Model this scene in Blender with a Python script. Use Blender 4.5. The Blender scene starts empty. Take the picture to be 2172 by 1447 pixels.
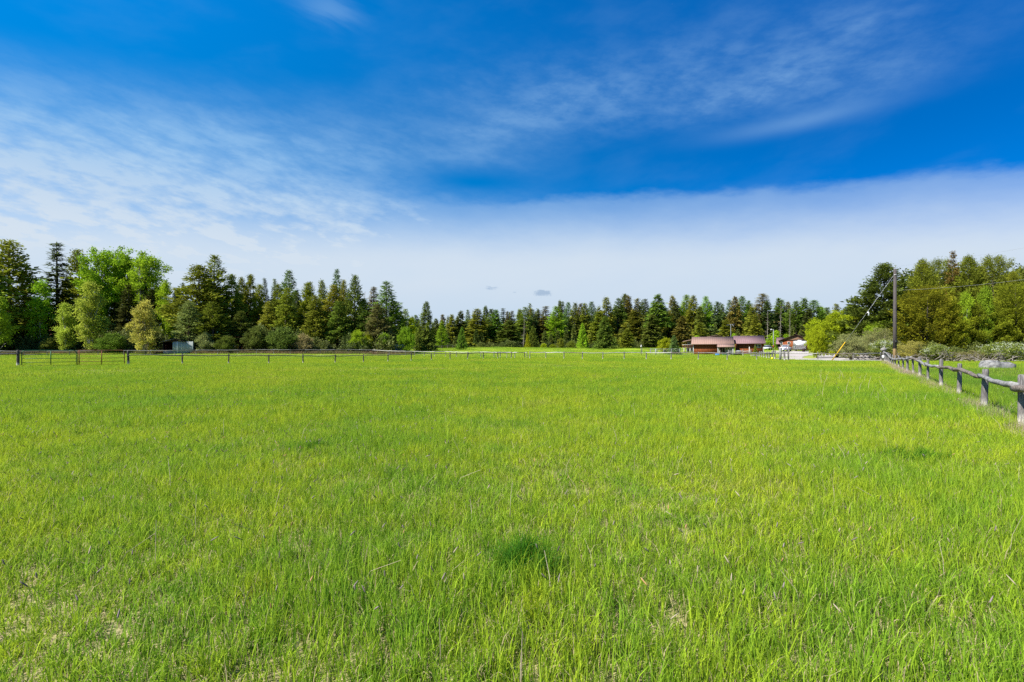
import bpy, math, random
import numpy as np
from mathutils import Vector, Matrix

random.seed(7)
rng = np.random.default_rng(7)
SC = bpy.context.scene
COL = SC.collection
F = 1086.0            # focal length of the photograph in its own pixels
H = 1.6               # eye height
HORY = 740.0          # row of the horizon

# ------------------------------------------------------------ camera
cam = bpy.data.cameras.new('camera')
camo = bpy.data.objects.new('camera', cam)
COL.objects.link(camo)
cam.sensor_width = 36
cam.lens = 18
cam.shift_y = (HORY - 723.5) / 2172
cam.clip_start = 0.05
cam.clip_end = 6000
camo.location = (0, 0, H)
camo.rotation_euler = (math.radians(90), 0, 0)
SC.camera = camo

# ------------------------------------------------------------ look and light
SC.view_settings.view_transform = 'Standard'
SC.view_settings.look = 'None'
SC.view_settings.gamma = 1
SC.view_settings.use_curve_mapping = False
SC.view_settings.exposure = 1.26
SC.cycles.max_bounces = 6
SC.cycles.diffuse_bounces = 3
SC.cycles.transmission_bounces = 3
SC.cycles.use_denoising = False
SUN_EL, SUN_STR, SKY_STR = 47.0, 4.6, 0.07
sun_dir = Vector((-0.88, -0.47, 0)).normalized() * math.cos(math.radians(SUN_EL)) + Vector((0, 0, math.sin(math.radians(SUN_EL))))
sl = bpy.data.lights.new('sun', 'SUN')
sl.energy = SUN_STR
sl.angle = math.radians(0.53)
sl.color = (1.0, 0.95, 0.87)
so = bpy.data.objects.new('sun', sl)
so.rotation_euler = (-sun_dir).to_track_quat('-Z', 'Y').to_euler()
COL.objects.link(so)


class NT:
    """small helper that builds shader maths"""
    def __init__(s, tree):
        s.t = tree
        s.n = tree.nodes
        s.l = tree.links

    def put(s, sock, v):
        if isinstance(v, (int, float)):
            if sock.type in ('RGBA',):
                sock.default_value = (v, v, v, 1)
            elif sock.type == 'VECTOR':
                sock.default_value = (v, v, v)
            else:
                sock.default_value = v
        elif isinstance(v, tuple):
            sock.default_value = v if sock.type != 'RGBA' or len(v) == 4 else v + (1,)
        else:
            s.l.new(v, sock)

    def m(s, op, a, b=None, c=None, clamp=False):
        n = s.n.new('ShaderNodeMath')
        n.operation = op
        n.use_clamp = clamp
        s.put(n.inputs[0], a)
        if b is not None: s.put(n.inputs[1], b)
        if c is not None: s.put(n.inputs[2], c)
        return n.outputs[0]

    def add(s, a, b): return s.m('ADD', a, b)
    def sub(s, a, b): return s.m('SUBTRACT', a, b)
    def mul(s, a, b): return s.m('MULTIPLY', a, b)
    def clamp(s, a): return s.m('ADD', a, 0.0, clamp=True)

    def ss(s, x, e0, e1):
        """smoothstep, e0 -> 0 and e1 -> 1 (either order)"""
        if not isinstance(e0, (int, float)) or not isinstance(e1, (int, float)):
            t = s.m('DIVIDE', s.sub(x, e0), s.sub(e1, e0), clamp=True)
        else:
            t = s.m('MULTIPLY', s.sub(x, e0), 1.0 / (e1 - e0), clamp=True)
        return s.mul(s.mul(t, t), s.sub(3.0, s.mul(t, 2.0)))

    def gauss(s, x, y, cx, cy, sx, sy):
        a = s.mul(s.sub(x, cx), 1.0 / sx)
        b = s.mul(s.sub(y, cy), 1.0 / sy)
        return s.m('EXPONENT', s.mul(s.add(s.mul(a, a), s.mul(b, b)), -1.0))

    def mix(s, f, a, b, blend='MIX'):
        n = s.n.new('ShaderNodeMix')
        n.data_type = 'RGBA'
        n.blend_type = blend
        s.put(n.inputs[0], f)
        s.put(n.inputs[6], a)
        s.put(n.inputs[7], b)
        return n.outputs[2]

    def noise(s, vec, scale, detail=3, rough=0.5, w=None):
        n = s.n.new('ShaderNodeTexNoise')
        if vec is not None: s.l.new(vec, n.inputs['Vector'])
        n.inputs['Scale'].default_value = scale
        n.inputs['Detail'].default_value = detail
        n.inputs['Roughness'].default_value = rough
        return n.outputs['Fac']

    def comb(s, x, y, z):
        n = s.n.new('ShaderNodeCombineXYZ')
        s.put(n.inputs[0], x); s.put(n.inputs[1], y); s.put(n.inputs[2], z)
        return n.outputs[0]

    def sep(s, v):
        n = s.n.new('ShaderNodeSeparateXYZ')
        s.l.new(v, n.inputs[0])
        return n.outputs

    def attr(s, name):
        n = s.n.new('ShaderNodeAttribute')
        n.attribute_name = name
        return n.outputs['Fac']


world = bpy.data.worlds.new('World')
SC.world = world
world.use_nodes = True
wt = NT(world.node_tree)
for n in list(wt.n): wt.n.remove(n)
wo = wt.n.new('ShaderNodeOutputWorld')
bg = wt.n.new('ShaderNodeBackground')
bg.inputs['Strength'].default_value = SKY_STR
wt.l.new(bg.outputs[0], wo.inputs[0])
sky = wt.n.new('ShaderNodeTexSky')
sky.sky_type = 'NISHITA'
sky.sun_disc = False
sky.sun_elevation = math.radians(SUN_EL)
sky.sun_rotation = math.atan2(sun_dir.x, sun_dir.y) % (2 * math.pi)
sky.altitude = 900
sky.ozone_density = 2.0
sky.dust_density = 0.4
tc = wt.n.new('ShaderNodeTexCoord')
dx, dy, dz = wt.sep(tc.outputs['Generated'])
az = wt.mul(wt.m('ARCTAN2', dx, dy), 57.29578)
el = wt.mul(wt.m('ARCSINE', dz), 57.29578)


def streak(ang, sx, sy, detail=5, off=0.0, rough=0.55):
    a = math.radians(ang)
    p = wt.add(wt.mul(az, math.cos(a)), wt.mul(el, math.sin(a)))
    q = wt.add(wt.mul(az, -math.sin(a)), wt.mul(el, math.cos(a)))
    wn = wt.noise(wt.comb(wt.mul(az, 0.09), wt.mul(el, 0.11), off + 3.0), 1.0, 2)
    q = wt.add(q, wt.mul(wt.sub(wn, 0.5), 3.0))
    return wt.noise(wt.comb(wt.mul(p, 1 / sx), wt.mul(q, 1 / sy), off), 1.0, detail, rough)


nL = streak(-11, 12.0, 1.9, 7, 1.0, 0.55)
nR = streak(7, 13.0, 5.0, 7, 5.0, 0.52)
nM = wt.noise(wt.comb(wt.mul(wt.sub(az, el), 0.26), wt.mul(wt.add(el, wt.mul(az, 0.2)), 0.72), 7.0), 1.0, 9, 0.62)
nB = wt.noise(wt.comb(wt.mul(az, 0.07), wt.mul(el, 0.14), 9.0), 1.0, 4)
# veil along the horizon
edge = wt.add(wt.sub(16.4, wt.mul(wt.mul(az, az), 0.0010)), wt.add(wt.mul(wt.sub(nB, 0.5), 2.6), wt.mul(wt.sub(nM, 0.5), 1.5)))
veil = wt.add(wt.mul(wt.ss(el, wt.add(edge, 0.45), wt.sub(edge, 0.95)), 0.34),
              wt.mul(wt.ss(el, wt.add(edge, 0.6), wt.sub(edge, 6.8)), 0.62))
veil = wt.mul(veil, wt.add(0.93, wt.mul(nR, 0.14)))
# fan of streaks on the left
elU = wt.add(26.5, wt.mul(az, 0.11))
L = wt.ss(el, wt.add(elU, 3.0), wt.sub(elU, 7.0))
L = wt.mul(L, wt.ss(az, 9.0, -6.0))
L = wt.mul(L, wt.add(0.36, wt.mul(wt.ss(wt.sub(az, wt.mul(wt.sub(el, 18.0), -1.2)), -2.0, -38.0), 0.62)))
L = wt.mul(L, wt.add(0.50, wt.mul(wt.ss(nL, 0.25, 0.75), 0.36)))
L = wt.mul(L, wt.add(0.68, wt.mul(wt.ss(nM, 0.3, 0.7), 0.54)))
L = wt.mul(wt.mul(L, 1.42), wt.sub(1.0, wt.mul(wt.gauss(az, el, -4.0, 18.0, 11.0, 2.0), 1.0)))
# faint broad wisps high on the right
R = wt.add(wt.gauss(az, el, 12.0, 25.6, 16.0, 3.9), wt.mul(wt.gauss(az, el, 33.0, 25.5, 10.0, 5.0), 0.55))
R = wt.mul(R, wt.ss(el, 19.8, 23.6))
R = wt.mul(wt.mul(R, 0.46), wt.mul(wt.add(0.25, wt.mul(wt.ss(nR, 0.22, 0.80), 0.75)), wt.add(0.45, wt.mul(wt.ss(nM, 0.3, 0.7), 0.9))))
tail = wt.mul(wt.gauss(az, wt.sub(el, wt.mul(az, 0.03)), 29.0, 20.3, 7.0, 0.75), 0.28)
small = wt.mul(wt.mul(wt.gauss(az, el, -19.5, 32.0, 3.2, 1.3), 0.30), wt.ss(nL, 0.35, 0.65))
behind = wt.mul(wt.ss(wt.m('ABSOLUTE', az), 50.0, 80.0), wt.mul(wt.ss(nR, 0.35, 0.8), 0.45))
base = wt.mul(wt.ss(nR, 0.45, 0.8), 0.07)
dens = wt.m('MAXIMUM', veil, L)
dens = wt.add(dens, wt.mul(wt.sub(1.0, veil), wt.add(wt.add(R, tail), wt.add(small, wt.add(behind, base)))))
dens = wt.clamp(dens)
blue = wt.mix(1.0, sky.outputs[0], (0.0, 0.56, 1.00), 'MULTIPLY')
deep = wt.mix(wt.ss(az, -40.0, 45.0), (1.0, 1.08, 1.0), (1.0, 0.66, 0.79))
blue = wt.mix(1.0, blue, deep, 'MULTIPLY')
blue = wt.mix(1.0, blue, wt.mix(wt.ss(el, 18.0, 34.0), (1.0, 1.0, 1.0), (1.3, 1.30, 1.32)), 'MULTIPLY')
K = 1.0 / SKY_STR / 2 ** SC.view_settings.exposure
cw = wt.mix(wt.ss(el, 20.0, 9.0), (0.31 * K, 0.555 * K, 0.86 * K), (0.66 * K, 0.76 * K, 0.87 * K))
hz = wt.mix(wt.ss(el, 9.0, 1.0), cw, (0.585 * K, 0.70 * K, 0.83 * K))
skyc = wt.mix(dens, blue, hz)
# small blue-grey fair weather clouds just above the trees
nc = wt.noise(wt.comb(wt.mul(az, 1.3), wt.mul(el, 3.4), 2.0), 1.0, 7, 0.66)
cl = None
for (cx, cy, sx, sy, k) in ((3.55, 6.15, 1.15, 0.42, 1.0), (2.9, 6.35, 0.8, 0.22, 0.5), (-2.2, 6.75, 1.25, 0.28, 0.75),
                            (-1.8, 6.0, 0.5, 0.18, 0.5), (0.35, 6.3, 0.35, 0.13, 0.6), (9.4, 5.95, 0.8, 0.18, 0.4)):
    g = wt.mul(wt.gauss(az, el, cx, cy, sx, sy), k)
    cl = g if cl is None else wt.add(cl, g)
cl = wt.ss(wt.add(cl, wt.mul(wt.sub(nc, 0.5), 2.2)), 0.40, 0.95)
skyc = wt.mix(wt.mul(cl, 0.75), skyc, (0.33 * K, 0.46 * K, 0.64 * K))
wt.l.new(skyc, bg.inputs['Color'])

# ------------------------------------------------------------ objects, names, meshes


def smooth(a, b, x):
    t = np.clip((np.asarray(x, float) - a) / (b - a), 0, 1)
    return t * t * (3 - 2 * t)


def G(x, y):
    """height of the ground"""
    x = np.asarray(x, float); y = np.asarray(y, float)
    g = 1.55 * smooth(100, 200, y) * (1 - 0.15 * smooth(0, 60, -x))
    g = g + 0.55 * smooth(108, 146, y) * smooth(38, 72, x)
    g = g + 0.35 * smooth(100, 135, y) * smooth(20, 60, -x)
    g = g + 0.55 * np.exp(-((x + 4) / 22) ** 2 - ((y - 188) / 22) ** 2)
    g = g + 0.45 * np.exp(-((x - 38) / 7) ** 2 - ((y - 172) / 9) ** 2)
    g = g - 0.22 * np.exp(-((x + 20) / 12) ** 2 - ((y - 62) / 12) ** 2)
    g = g + 0.035 * np.sin(x * 0.31 + 1) * np.sin(y * 0.27)
    return g


def Gf(x, y): return float(G(x, y))


def at(px, Z):
    """plan position of a column of the photograph at depth Z"""
    return ((px - 1086.0) / F * Z, Z)


def alt(py, Z):
    """altitude of a row of the photograph at depth Z"""
    return H + (HORY - py) * Z / F


def tag(o, label=None, cat=None, group=None, kind=None):
    if label: o['label'] = label
    if cat: o['category'] = cat
    if group: o['group'] = group
    if kind: o['kind'] = kind
    return o


def empty(name, loc, label, cat, group=None, rz=0.0):
    o = bpy.data.objects.new(name, None)
    COL.objects.link(o)
    o.location = loc
    o.rotation_euler = (0, 0, rz)
    o.empty_display_size = 0.2
    return tag(o, label, cat, group)


def mesh(name, V, Fs, mat=None, attrs=None, smooth_=False):
    """V (n,3); Fs array of faces or a list of arrays with different corner counts"""
    if not isinstance(Fs, list): Fs = [Fs]
    Fs = [np.asarray(f, dtype=np.int32) for f in Fs if len(f)]
    V = np.asarray(V, dtype=np.float32)
    me = bpy.data.meshes.new(name)
    me.vertices.add(len(V))
    me.vertices.foreach_set('co', V.ravel())
    loops = np.concatenate([f.ravel() for f in Fs])
    sizes = np.concatenate([np.full(len(f), f.shape[1], dtype=np.int32) for f in Fs])
    starts = np.concatenate([[0], np.cumsum(sizes)[:-1]]).astype(np.int32)
    me.loops.add(len(loops))
    me.loops.foreach_set('vertex_index', loops)
    me.polygons.add(len(sizes))
    me.polygons.foreach_set('loop_start', starts)
    me.polygons.foreach_set('loop_total', sizes)
    if smooth_: me.polygons.foreach_set('use_smooth', np.ones(len(sizes), dtype=bool))
    me.update(calc_edges=True)
    for k, a in (attrs or {}).items():
        at_ = me.attributes.new(k, 'FLOAT', 'POINT')
        at_.data.foreach_set('value', np.asarray(a, dtype=np.float32))
    if mat: me.materials.append(mat)
    return me


def obj(name, me, parent=None, loc=None, rz=None, color=None):
    o = bpy.data.objects.new(name, me)
    COL.objects.link(o)
    if parent: o.parent = parent
    if loc is not None: o.location = loc
    if rz is not None: o.rotation_euler = (0, 0, rz)
    if color: o.color = (*color, 1)
    return o


class B:
    """collects boxes, tubes and polygons into one mesh"""
    def __init__(s):
        s.V = []; s.F3 = []; s.F4 = []; s.n = 0

    def raw(s, V, f3=None, f4=None):
        V = np.asarray(V, float)
        if f3 is not None and len(f3): s.F3.append(np.asarray(f3) + s.n)
        if f4 is not None and len(f4): s.F4.append(np.asarray(f4) + s.n)
        s.V.append(V); s.n += len(V)
        return s

    def box(s, x0, x1, y0, y1, z0, z1):
        V = [(x, y, z) for z in (z0, z1) for y in (y0, y1) for x in (x0, x1)]
        return s.raw(V, None, [(0, 2, 3, 1), (4, 5, 7, 6), (0, 1, 5, 4), (2, 6, 7, 3), (0, 4, 6, 2), (1, 3, 7, 5)])

    def hexa(s, P):
        """eight corners: four below then four above, each ring in order"""
        return s.raw(P, None, [(3, 2, 1, 0), (4, 5, 6, 7), (0, 1, 5, 4), (1, 2, 6, 5), (2, 3, 7, 6), (3, 0, 4, 7)])

    def prism(s, poly, axis, a, b):
        """poly of 2-D points pushed along axis (0 x, 1 y) from a to b"""
        n = len(poly)
        P = []
        for t in (a, b):
            for (p, q) in poly:
                P.append((t, p, q) if axis == 0 else (p, t, q))
        f4 = [(i, (i + 1) % n, n + (i + 1) % n, n + i) for i in range(n)]
        f3 = []
        for i in range(1, n - 1):
            f3.append((0, i + 1, i)); f3.append((n, n + i, n + i + 1))
        return s.raw(P, f3, f4)

    def tube(s, pts, rad, n=6, cap=True, jit=0.0, seed=0):
        V, f4, f3 = tube_arr(pts, rad, n, cap, jit, seed)
        return s.raw(V, f3, f4)

    def build(s, name, mat, parent=None, sm=False, **k):
        V = np.concatenate(s.V)
        Fs = []
        if s.F3: Fs.append(np.concatenate(s.F3))
        if s.F4: Fs.append(np.concatenate(s.F4))
        return obj(name, mesh(name, V, Fs, mat, None, sm), parent, **k)


def tube_arr(pts, rad, n=6, cap=True, jit=0.0, seed=0):
    pts = np.asarray(pts, float)
    m = len(pts)
    rad = np.full(m, rad, float) if np.isscalar(rad) else np.asarray(rad, float)
    T = np.gradient(pts, axis=0)
    T /= np.linalg.norm(T, axis=1)[:, None] + 1e-9
    ref = np.where(np.abs(T[:, 2:3]) > 0.8, np.array([[1.0, 0, 0]]), np.array([[0, 0, 1.0]]))
    A = np.cross(T, ref); A /= np.linalg.norm(A, axis=1)[:, None] + 1e-9
    Bv = np.cross(T, A)
    a = np.arange(n) / n * 2 * math.pi
    r = rad[:, None] * np.ones((1, n))
    if jit:
        rr = np.random.default_rng(seed)
        r = r * (1 + jit * rr.normal(size=(1, n)) + jit * 0.5 * rr.normal(size=(m, n)))
    V = (pts[:, None, :] + A[:, None, :] * (np.cos(a)[None, :, None] * r[:, :, None])
         + Bv[:, None, :] * (np.sin(a)[None, :, None] * r[:, :, None])).reshape(-1, 3)
    i = np.arange(m - 1)[:, None] * n
    j = np.arange(n)[None, :]
    j2 = (j + 1) % n
    f4 = np.stack([i + j, i + j2, i + n + j2, i + n + j], -1).reshape(-1, 4)
    f3 = np.zeros((0, 3), int)
    if cap:
        V = np.concatenate([V, pts[:1], pts[-1:]])
        c0, c1 = m * n, m * n + 1
        k = np.arange(n); k2 = (k + 1) % n
        f3 = np.concatenate([np.stack([k2, k, np.full(n, c0)], -1),
                             np.stack([(m - 1) * n + k, (m - 1) * n + k2, np.full(n, c1)], -1)])
    return V, f4, f3


# ------------------------------------------------------------ materials


def new_mat(name):
    m = bpy.data.materials.new(name)
    m.use_nodes = True
    t = NT(m.node_tree)
    bs = t.n['Principled BSDF']
    return m, t, bs


def mat_plain(name, col, rough=0.6, metal=0.0, var=0.25, scale=6.0, bump=0.0, spec=0.12, stretch=(1, 1, 1)):
    """painted or raw surface with mottled colour"""
    m, t, bs = new_mat(name)
    tcn = t.n.new('ShaderNodeTexCoord')
    mp = t.n.new('ShaderNodeMapping')
    mp.inputs['Scale'].default_value = stretch
    t.l.new(tcn.outputs['Object'], mp.inputs[0])
    nz = t.noise(mp.outputs[0], scale, 4, 0.6)
    c0 = tuple(c * (1 - var) for c in col); c1 = tuple(min(1, c * (1 + var)) for c in col)
    t.put(bs.inputs['Base Color'], t.mix(t.ss(nz, 0.3, 0.7), c0, c1))
    bs.inputs['Roughness'].default_value = rough
    bs.inputs['Metallic'].default_value = metal
    bs.inputs['Specular IOR Level'].default_value = spec
    if bump:
        bn = t.n.new('ShaderNodeBump')
        bn.inputs['Strength'].default_value = bump
        bn.inputs['Distance'].default_value = 0.02
        t.l.new(nz, bn.inputs['Height'])
        t.l.new(bn.outputs[0], bs.inputs['Normal'])
    return m


def leafy(m, t, bs, colour, trans=0.35, rough=0.55, spec=0.25, tcol=None):
    """leaf surface: principled mixed with light that comes through"""
    t.put(bs.inputs['Base Color'], colour)
    bs.inputs['Roughness'].default_value = rough
    bs.inputs['Specular IOR Level'].default_value = spec
    tr = t.n.new('ShaderNodeBsdfTranslucent')
    t.put(tr.inputs['Color'], tcol if tcol is not None else colour)
    mx = t.n.new('ShaderNodeMixShader')
    mx.inputs[0].default_value = trans
    t.l.new(bs.outputs[0], mx.inputs[1])
    t.l.new(tr.outputs[0], mx.inputs[2])
    t.l.new(mx.outputs[0], t.n['Material Output'].inputs['Surface'])


def field_colour(t, fine=True):
    """green of the meadow by place: drier and yellower or lusher patches"""
    g = t.n.new('ShaderNodeNewGeometry')
    pos = g.outputs['Position']
    x, y, z = t.sep(pos)
    flat = t.comb(x, y, 0.0)
    n1 = t.noise(flat, 0.10, 3, 0.55)
    n2 = t.noise(flat, 0.55, 4, 0.6)
    n3 = t.noise(flat, 2.6, 3, 0.6)
    k = t.add(t.add(t.mul(n1, 0.45), t.mul(n2, 0.35)), t.mul(n3, 0.35))
    yel = (0.425, 0.500, 0.022)
    grn = (0.210, 0.372, 0.024)
    col = t.mix(t.ss(k, 0.44, 0.70), grn, yel)
    # beyond the log fence on the right the sward is cooler in colour
    d = t.sub(x, t.add(3.27, t.mul(y, 0.675)))
    cool = t.mul(t.ss(d, 0.0, 1.6), t.sub(1.0, t.mul(t.ss(y, 34.0, 48.0), 0.8)))
    col = t.mix(t.mul(cool, 0.55), col, (0.10, 0.225, 0.028))
    # pale thin patches
    thin = t.ss(t.add(t.mul(n2, 0.6), t.mul(n1, 0.5)), 0.60, 0.70)
    col = t.mix(t.mul(thin, 0.5), col, (0.36, 0.38, 0.085))
    return col, n2, n3, (x, y, z)


def mat_grass():
    m, t, bs = new_mat('meadow_blade')
    col, n2, n3, _ = field_colour(t)
    v = t.attr('v'); h = t.attr('h')
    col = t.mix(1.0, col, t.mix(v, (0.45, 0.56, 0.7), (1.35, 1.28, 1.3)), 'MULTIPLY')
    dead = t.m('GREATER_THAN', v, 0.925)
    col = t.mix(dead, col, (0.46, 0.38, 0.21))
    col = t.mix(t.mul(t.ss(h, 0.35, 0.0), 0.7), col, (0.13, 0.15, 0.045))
    leafy(m, t, bs, col, 0.45, 0.6, 0.10)
    return m


def mat_ground():
    m, t, bs = new_mat('meadow_ground')
    col, n2, n3, (x, y, z) = field_colour(t)
    g = t.n.new('ShaderNodeNewGeometry')
    nf = t.noise(g.outputs['Position'], 28.0, 5, 0.7)
    thatch = t.mix(t.ss(nf, 0.35, 0.65), (0.09, 0.075, 0.035), (0.40, 0.31, 0.19))
    green = t.mix(0.55, col, (0.16, 0.22, 0.02))
    k = t.mul(t.ss(y, 160.0, 20.0), 0.8)
    c = t.mix(k, green, thatch)
    brown = t.mul(t.ss(t.sub(y, t.add(122.0, t.mul(x, 0.0))), 0.0, 3.0), t.ss(t.sub(x, t.mul(y, -0.21)), 0.0, -6.0))
    c = t.mix(t.mul(brown, 0.9), c, t.mix(n2, (0.08, 0.06, 0.03), (0.22, 0.15, 0.075)))
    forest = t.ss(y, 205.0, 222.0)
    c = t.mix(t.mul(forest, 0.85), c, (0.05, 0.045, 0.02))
    t.put(bs.inputs['Base Color'], c)
    bs.inputs['Roughness'].default_value = 0.95
    bs.inputs['Specular IOR Level'].default_value = 0.1
    return m


def mat_leaf(name, trans=0.3, lo=0.55, hi=1.35, nscale=0.35):
    """leaf or needle mass; the hue is the tree's own (object colour)"""
    m, t, bs = new_mat(name)
    oi = t.n.new('ShaderNodeObjectInfo')
    v = t.attr('v')
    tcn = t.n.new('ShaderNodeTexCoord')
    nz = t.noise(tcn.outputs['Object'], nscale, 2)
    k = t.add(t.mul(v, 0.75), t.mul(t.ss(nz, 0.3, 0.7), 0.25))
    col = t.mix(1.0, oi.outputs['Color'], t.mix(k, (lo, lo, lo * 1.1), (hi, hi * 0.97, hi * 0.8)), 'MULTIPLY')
    leafy(m, t, bs, col, trans, 0.8, 0.05)
    return m


def mat_bark(name, a, b, scale=3.0):
    m, t, bs = new_mat(name)
    tcn = t.n.new('ShaderNodeTexCoord')
    mp = t.n.new('ShaderNodeMapping')
    mp.inputs['Scale'].default_value = (4, 4, 0.7)
    t.l.new(tcn.outputs['Object'], mp.inputs[0])
    nz = t.noise(mp.outputs[0], scale, 5, 0.65)
    t.put(bs.inputs['Base Color'], t.mix(t.ss(nz, 0.35, 0.65), a, b))
    bs.inputs['Roughness'].default_value = 0.9
    return m


def mat_post():
    """weathered grey log, bleached and licheny near the ground"""
    m, t, bs = new_mat('weathered_log')
    tcn = t.n.new('ShaderNodeTexCoord')
    mp = t.n.new('ShaderNodeMapping')
    mp.inputs['Scale'].default_value = (9, 9, 0.8)
    t.l.new(tcn.outputs['Object'], mp.inputs[0])
    nz = t.noise(mp.outputs[0], 5.0, 6, 0.7)
    nb = t.noise(tcn.outputs['Object'], 7.0, 4, 0.6)
    c = t.mix(t.ss(nz, 0.34, 0.62), (0.045, 0.04, 0.036), (0.175, 0.162, 0.155))
    c = t.mix(t.mul(t.ss(nb, 0.55, 0.75), 0.5), c, (0.10, 0.065, 0.045))
    x, y, z = t.sep(tcn.outputs['Object'])
    bl = t.ss(t.add(z, t.mul(t.sub(nz, 0.5), 0.9)), 0.36, 0.14)
    c = t.mix(bl, c, (0.52, 0.48, 0.42))
    t.put(bs.inputs['Base Color'], c)
    bs.inputs['Roughness'].default_value = 0.85
    bn = t.n.new('ShaderNodeBump')
    bn.inputs['Strength'].default_value = 0.7
    bn.inputs['Distance'].default_value = 0.02
    t.l.new(nz, bn.inputs['Height'])
    t.l.new(bn.outputs[0], bs.inputs['Normal'])
    return m


def mat_rail(name, a, b, scale=9.0):
    m, t, bs = new_mat(name)
    tcn = t.n.new('ShaderNodeTexCoord')
    nz = t.noise(tcn.outputs['Object'], scale, 6, 0.7)
    t.put(bs.inputs['Base Color'], t.mix(t.ss(nz, 0.36, 0.62), a, b))
    bs.inputs['Roughness'].default_value = 0.85
    bn = t.n.new('ShaderNodeBump')
    bn.inputs['Strength'].default_value = 0.6
    bn.inputs['Distance'].default_value = 0.02
    t.l.new(nz, bn.inputs['Height'])
    t.l.new(bn.outputs[0], bs.inputs['Normal'])
    return m


M_GRASS = mat_grass()
M_GROUND = mat_ground()
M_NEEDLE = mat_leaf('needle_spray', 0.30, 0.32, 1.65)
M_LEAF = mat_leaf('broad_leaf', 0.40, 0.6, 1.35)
M_BARKD = mat_bark('dark_bark', (0.022, 0.018, 0.015), (0.085, 0.065, 0.05))
M_BARKP = mat_bark('red_pine_bark', (0.10, 0.05, 0.03), (0.26, 0.14, 0.09))
M_BARKL = mat_bark('pale_bark', (0.20, 0.19, 0.165), (0.50, 0.48, 0.43))
M_DEADW = mat_bark('dead_wood', (0.09, 0.075, 0.06), (0.25, 0.22, 0.18))
M_POST = mat_post()
M_RAILG = mat_rail('grey_rail', (0.10, 0.095, 0.09), (0.26, 0.255, 0.25))
M_RAILB = mat_rail('barky_rail', (0.045, 0.03, 0.024), (0.20, 0.165, 0.135), 14)
M_RAILD = mat_rail('dark_rail', (0.035, 0.032, 0.03), (0.11, 0.10, 0.095))
M_RAILW = mat_rail('pale_rail', (0.26, 0.25, 0.23), (0.50, 0.48, 0.45))

# ------------------------------------------------------------ ground
xs = np.concatenate([np.linspace(-2500, -260, 9), np.arange(-250, 250.1, 2.5), np.linspace(260, 2500, 9)])
ys = np.concatenate([np.linspace(-1200, -40, 6), np.arange(-30, 270.1, 2.5), np.linspace(290, 3500, 10)])
XX, YY = np.meshgrid(xs, ys)
ZZ = G(XX, YY)
nx, ny = len(xs), len(ys)
ii = (np.arange(ny - 1)[:, None] * nx + np.arange(nx - 1)[None, :]).ravel()
gm = mesh('ground', np.stack([XX, YY, ZZ], -1).reshape(-1, 3), np.stack([ii, ii + 1, ii + nx + 1, ii + nx], -1), M_GROUND, None, True)
tag(obj('ground', gm), kind='structure')


def in_drive(x, y):
    """gravel area of the yard and the lane that leads to it"""
    x = np.asarray(x, float); y = np.asarray(y, float)
    w = 0.5 * np.sin(x * 1.3) * np.sin(y * 1.1) + 0.25 * np.sin(x * 3.1 + y * 2.3)
    left = np.interp(y, [64, 68, 73.5, 80, 98, 115, 128, 143], [40, 38.6, 38.3, 41.0, 51, 60.5, 66.0, 72])
    right = np.interp(y, [64, 68, 73.5, 80, 98, 115, 128, 143], [86, 86, 74, 66, 74, 93, 96, 96])
    low = 66.6 + 0.0 * x
    a = (x > left + w * 0.5) & (x < right + w) & (y > low + 0.3 * w) & (y < 139.0)
    isl = ((x - 0.585 * y + 0.2 + 0.000 * y) / 1.5) ** 2 + ((y - 97) / 17.0) ** 2 < 1 + 0.25 * w
    return a & ~isl


gx = np.arange(36, 98, 0.4); gy = np.arange(65, 141, 0.4)
CX, CY = np.meshgrid(gx + 0.2, gy + 0.2)
mk = in_drive(CX, CY)
PX, PY = np.meshgrid(np.append(gx, gx[-1] + 0.4), np.append(gy, gy[-1] + 0.4))
vid = np.arange(PX.size).reshape(PX.shape)
cells = np.stack([vid[:-1, :-1][mk], vid[:-1, 1:][mk], vid[1:, 1:][mk], vid[1:, :-1][mk]], -1)
used, inv = np.unique(cells, return_inverse=True)
VV = np.stack([PX.ravel()[used], PY.ravel()[used], G(PX.ravel()[used], PY.ravel()[used]) + 0.05], -1)
m_, t_, b_ = new_mat('gravel')
g_ = t_.n.new('ShaderNodeNewGeometry')
n1 = t_.noise(g_.outputs['Position'], 0.6, 5, 0.65); n2 = t_.noise(g_.outputs['Position'], 9.0, 4, 0.7)
c_ = t_.mix(t_.ss(n1, 0.35, 0.7), (0.30, 0.265, 0.24), (0.40, 0.365, 0.34))
c_ = t_.mix(t_.mul(t_.ss(n2, 0.45, 0.7), 0.4), c_, (0.22, 0.19, 0.165))
t_.put(b_.inputs['Base Color'], c_); b_.inputs['Roughness'].default_value = 0.95
tag(obj('gravel_driveway', mesh('gravel_driveway', VV, inv.reshape(-1, 4), m_, None, True)), kind='structure')

# ------------------------------------------------------------ grass


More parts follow.
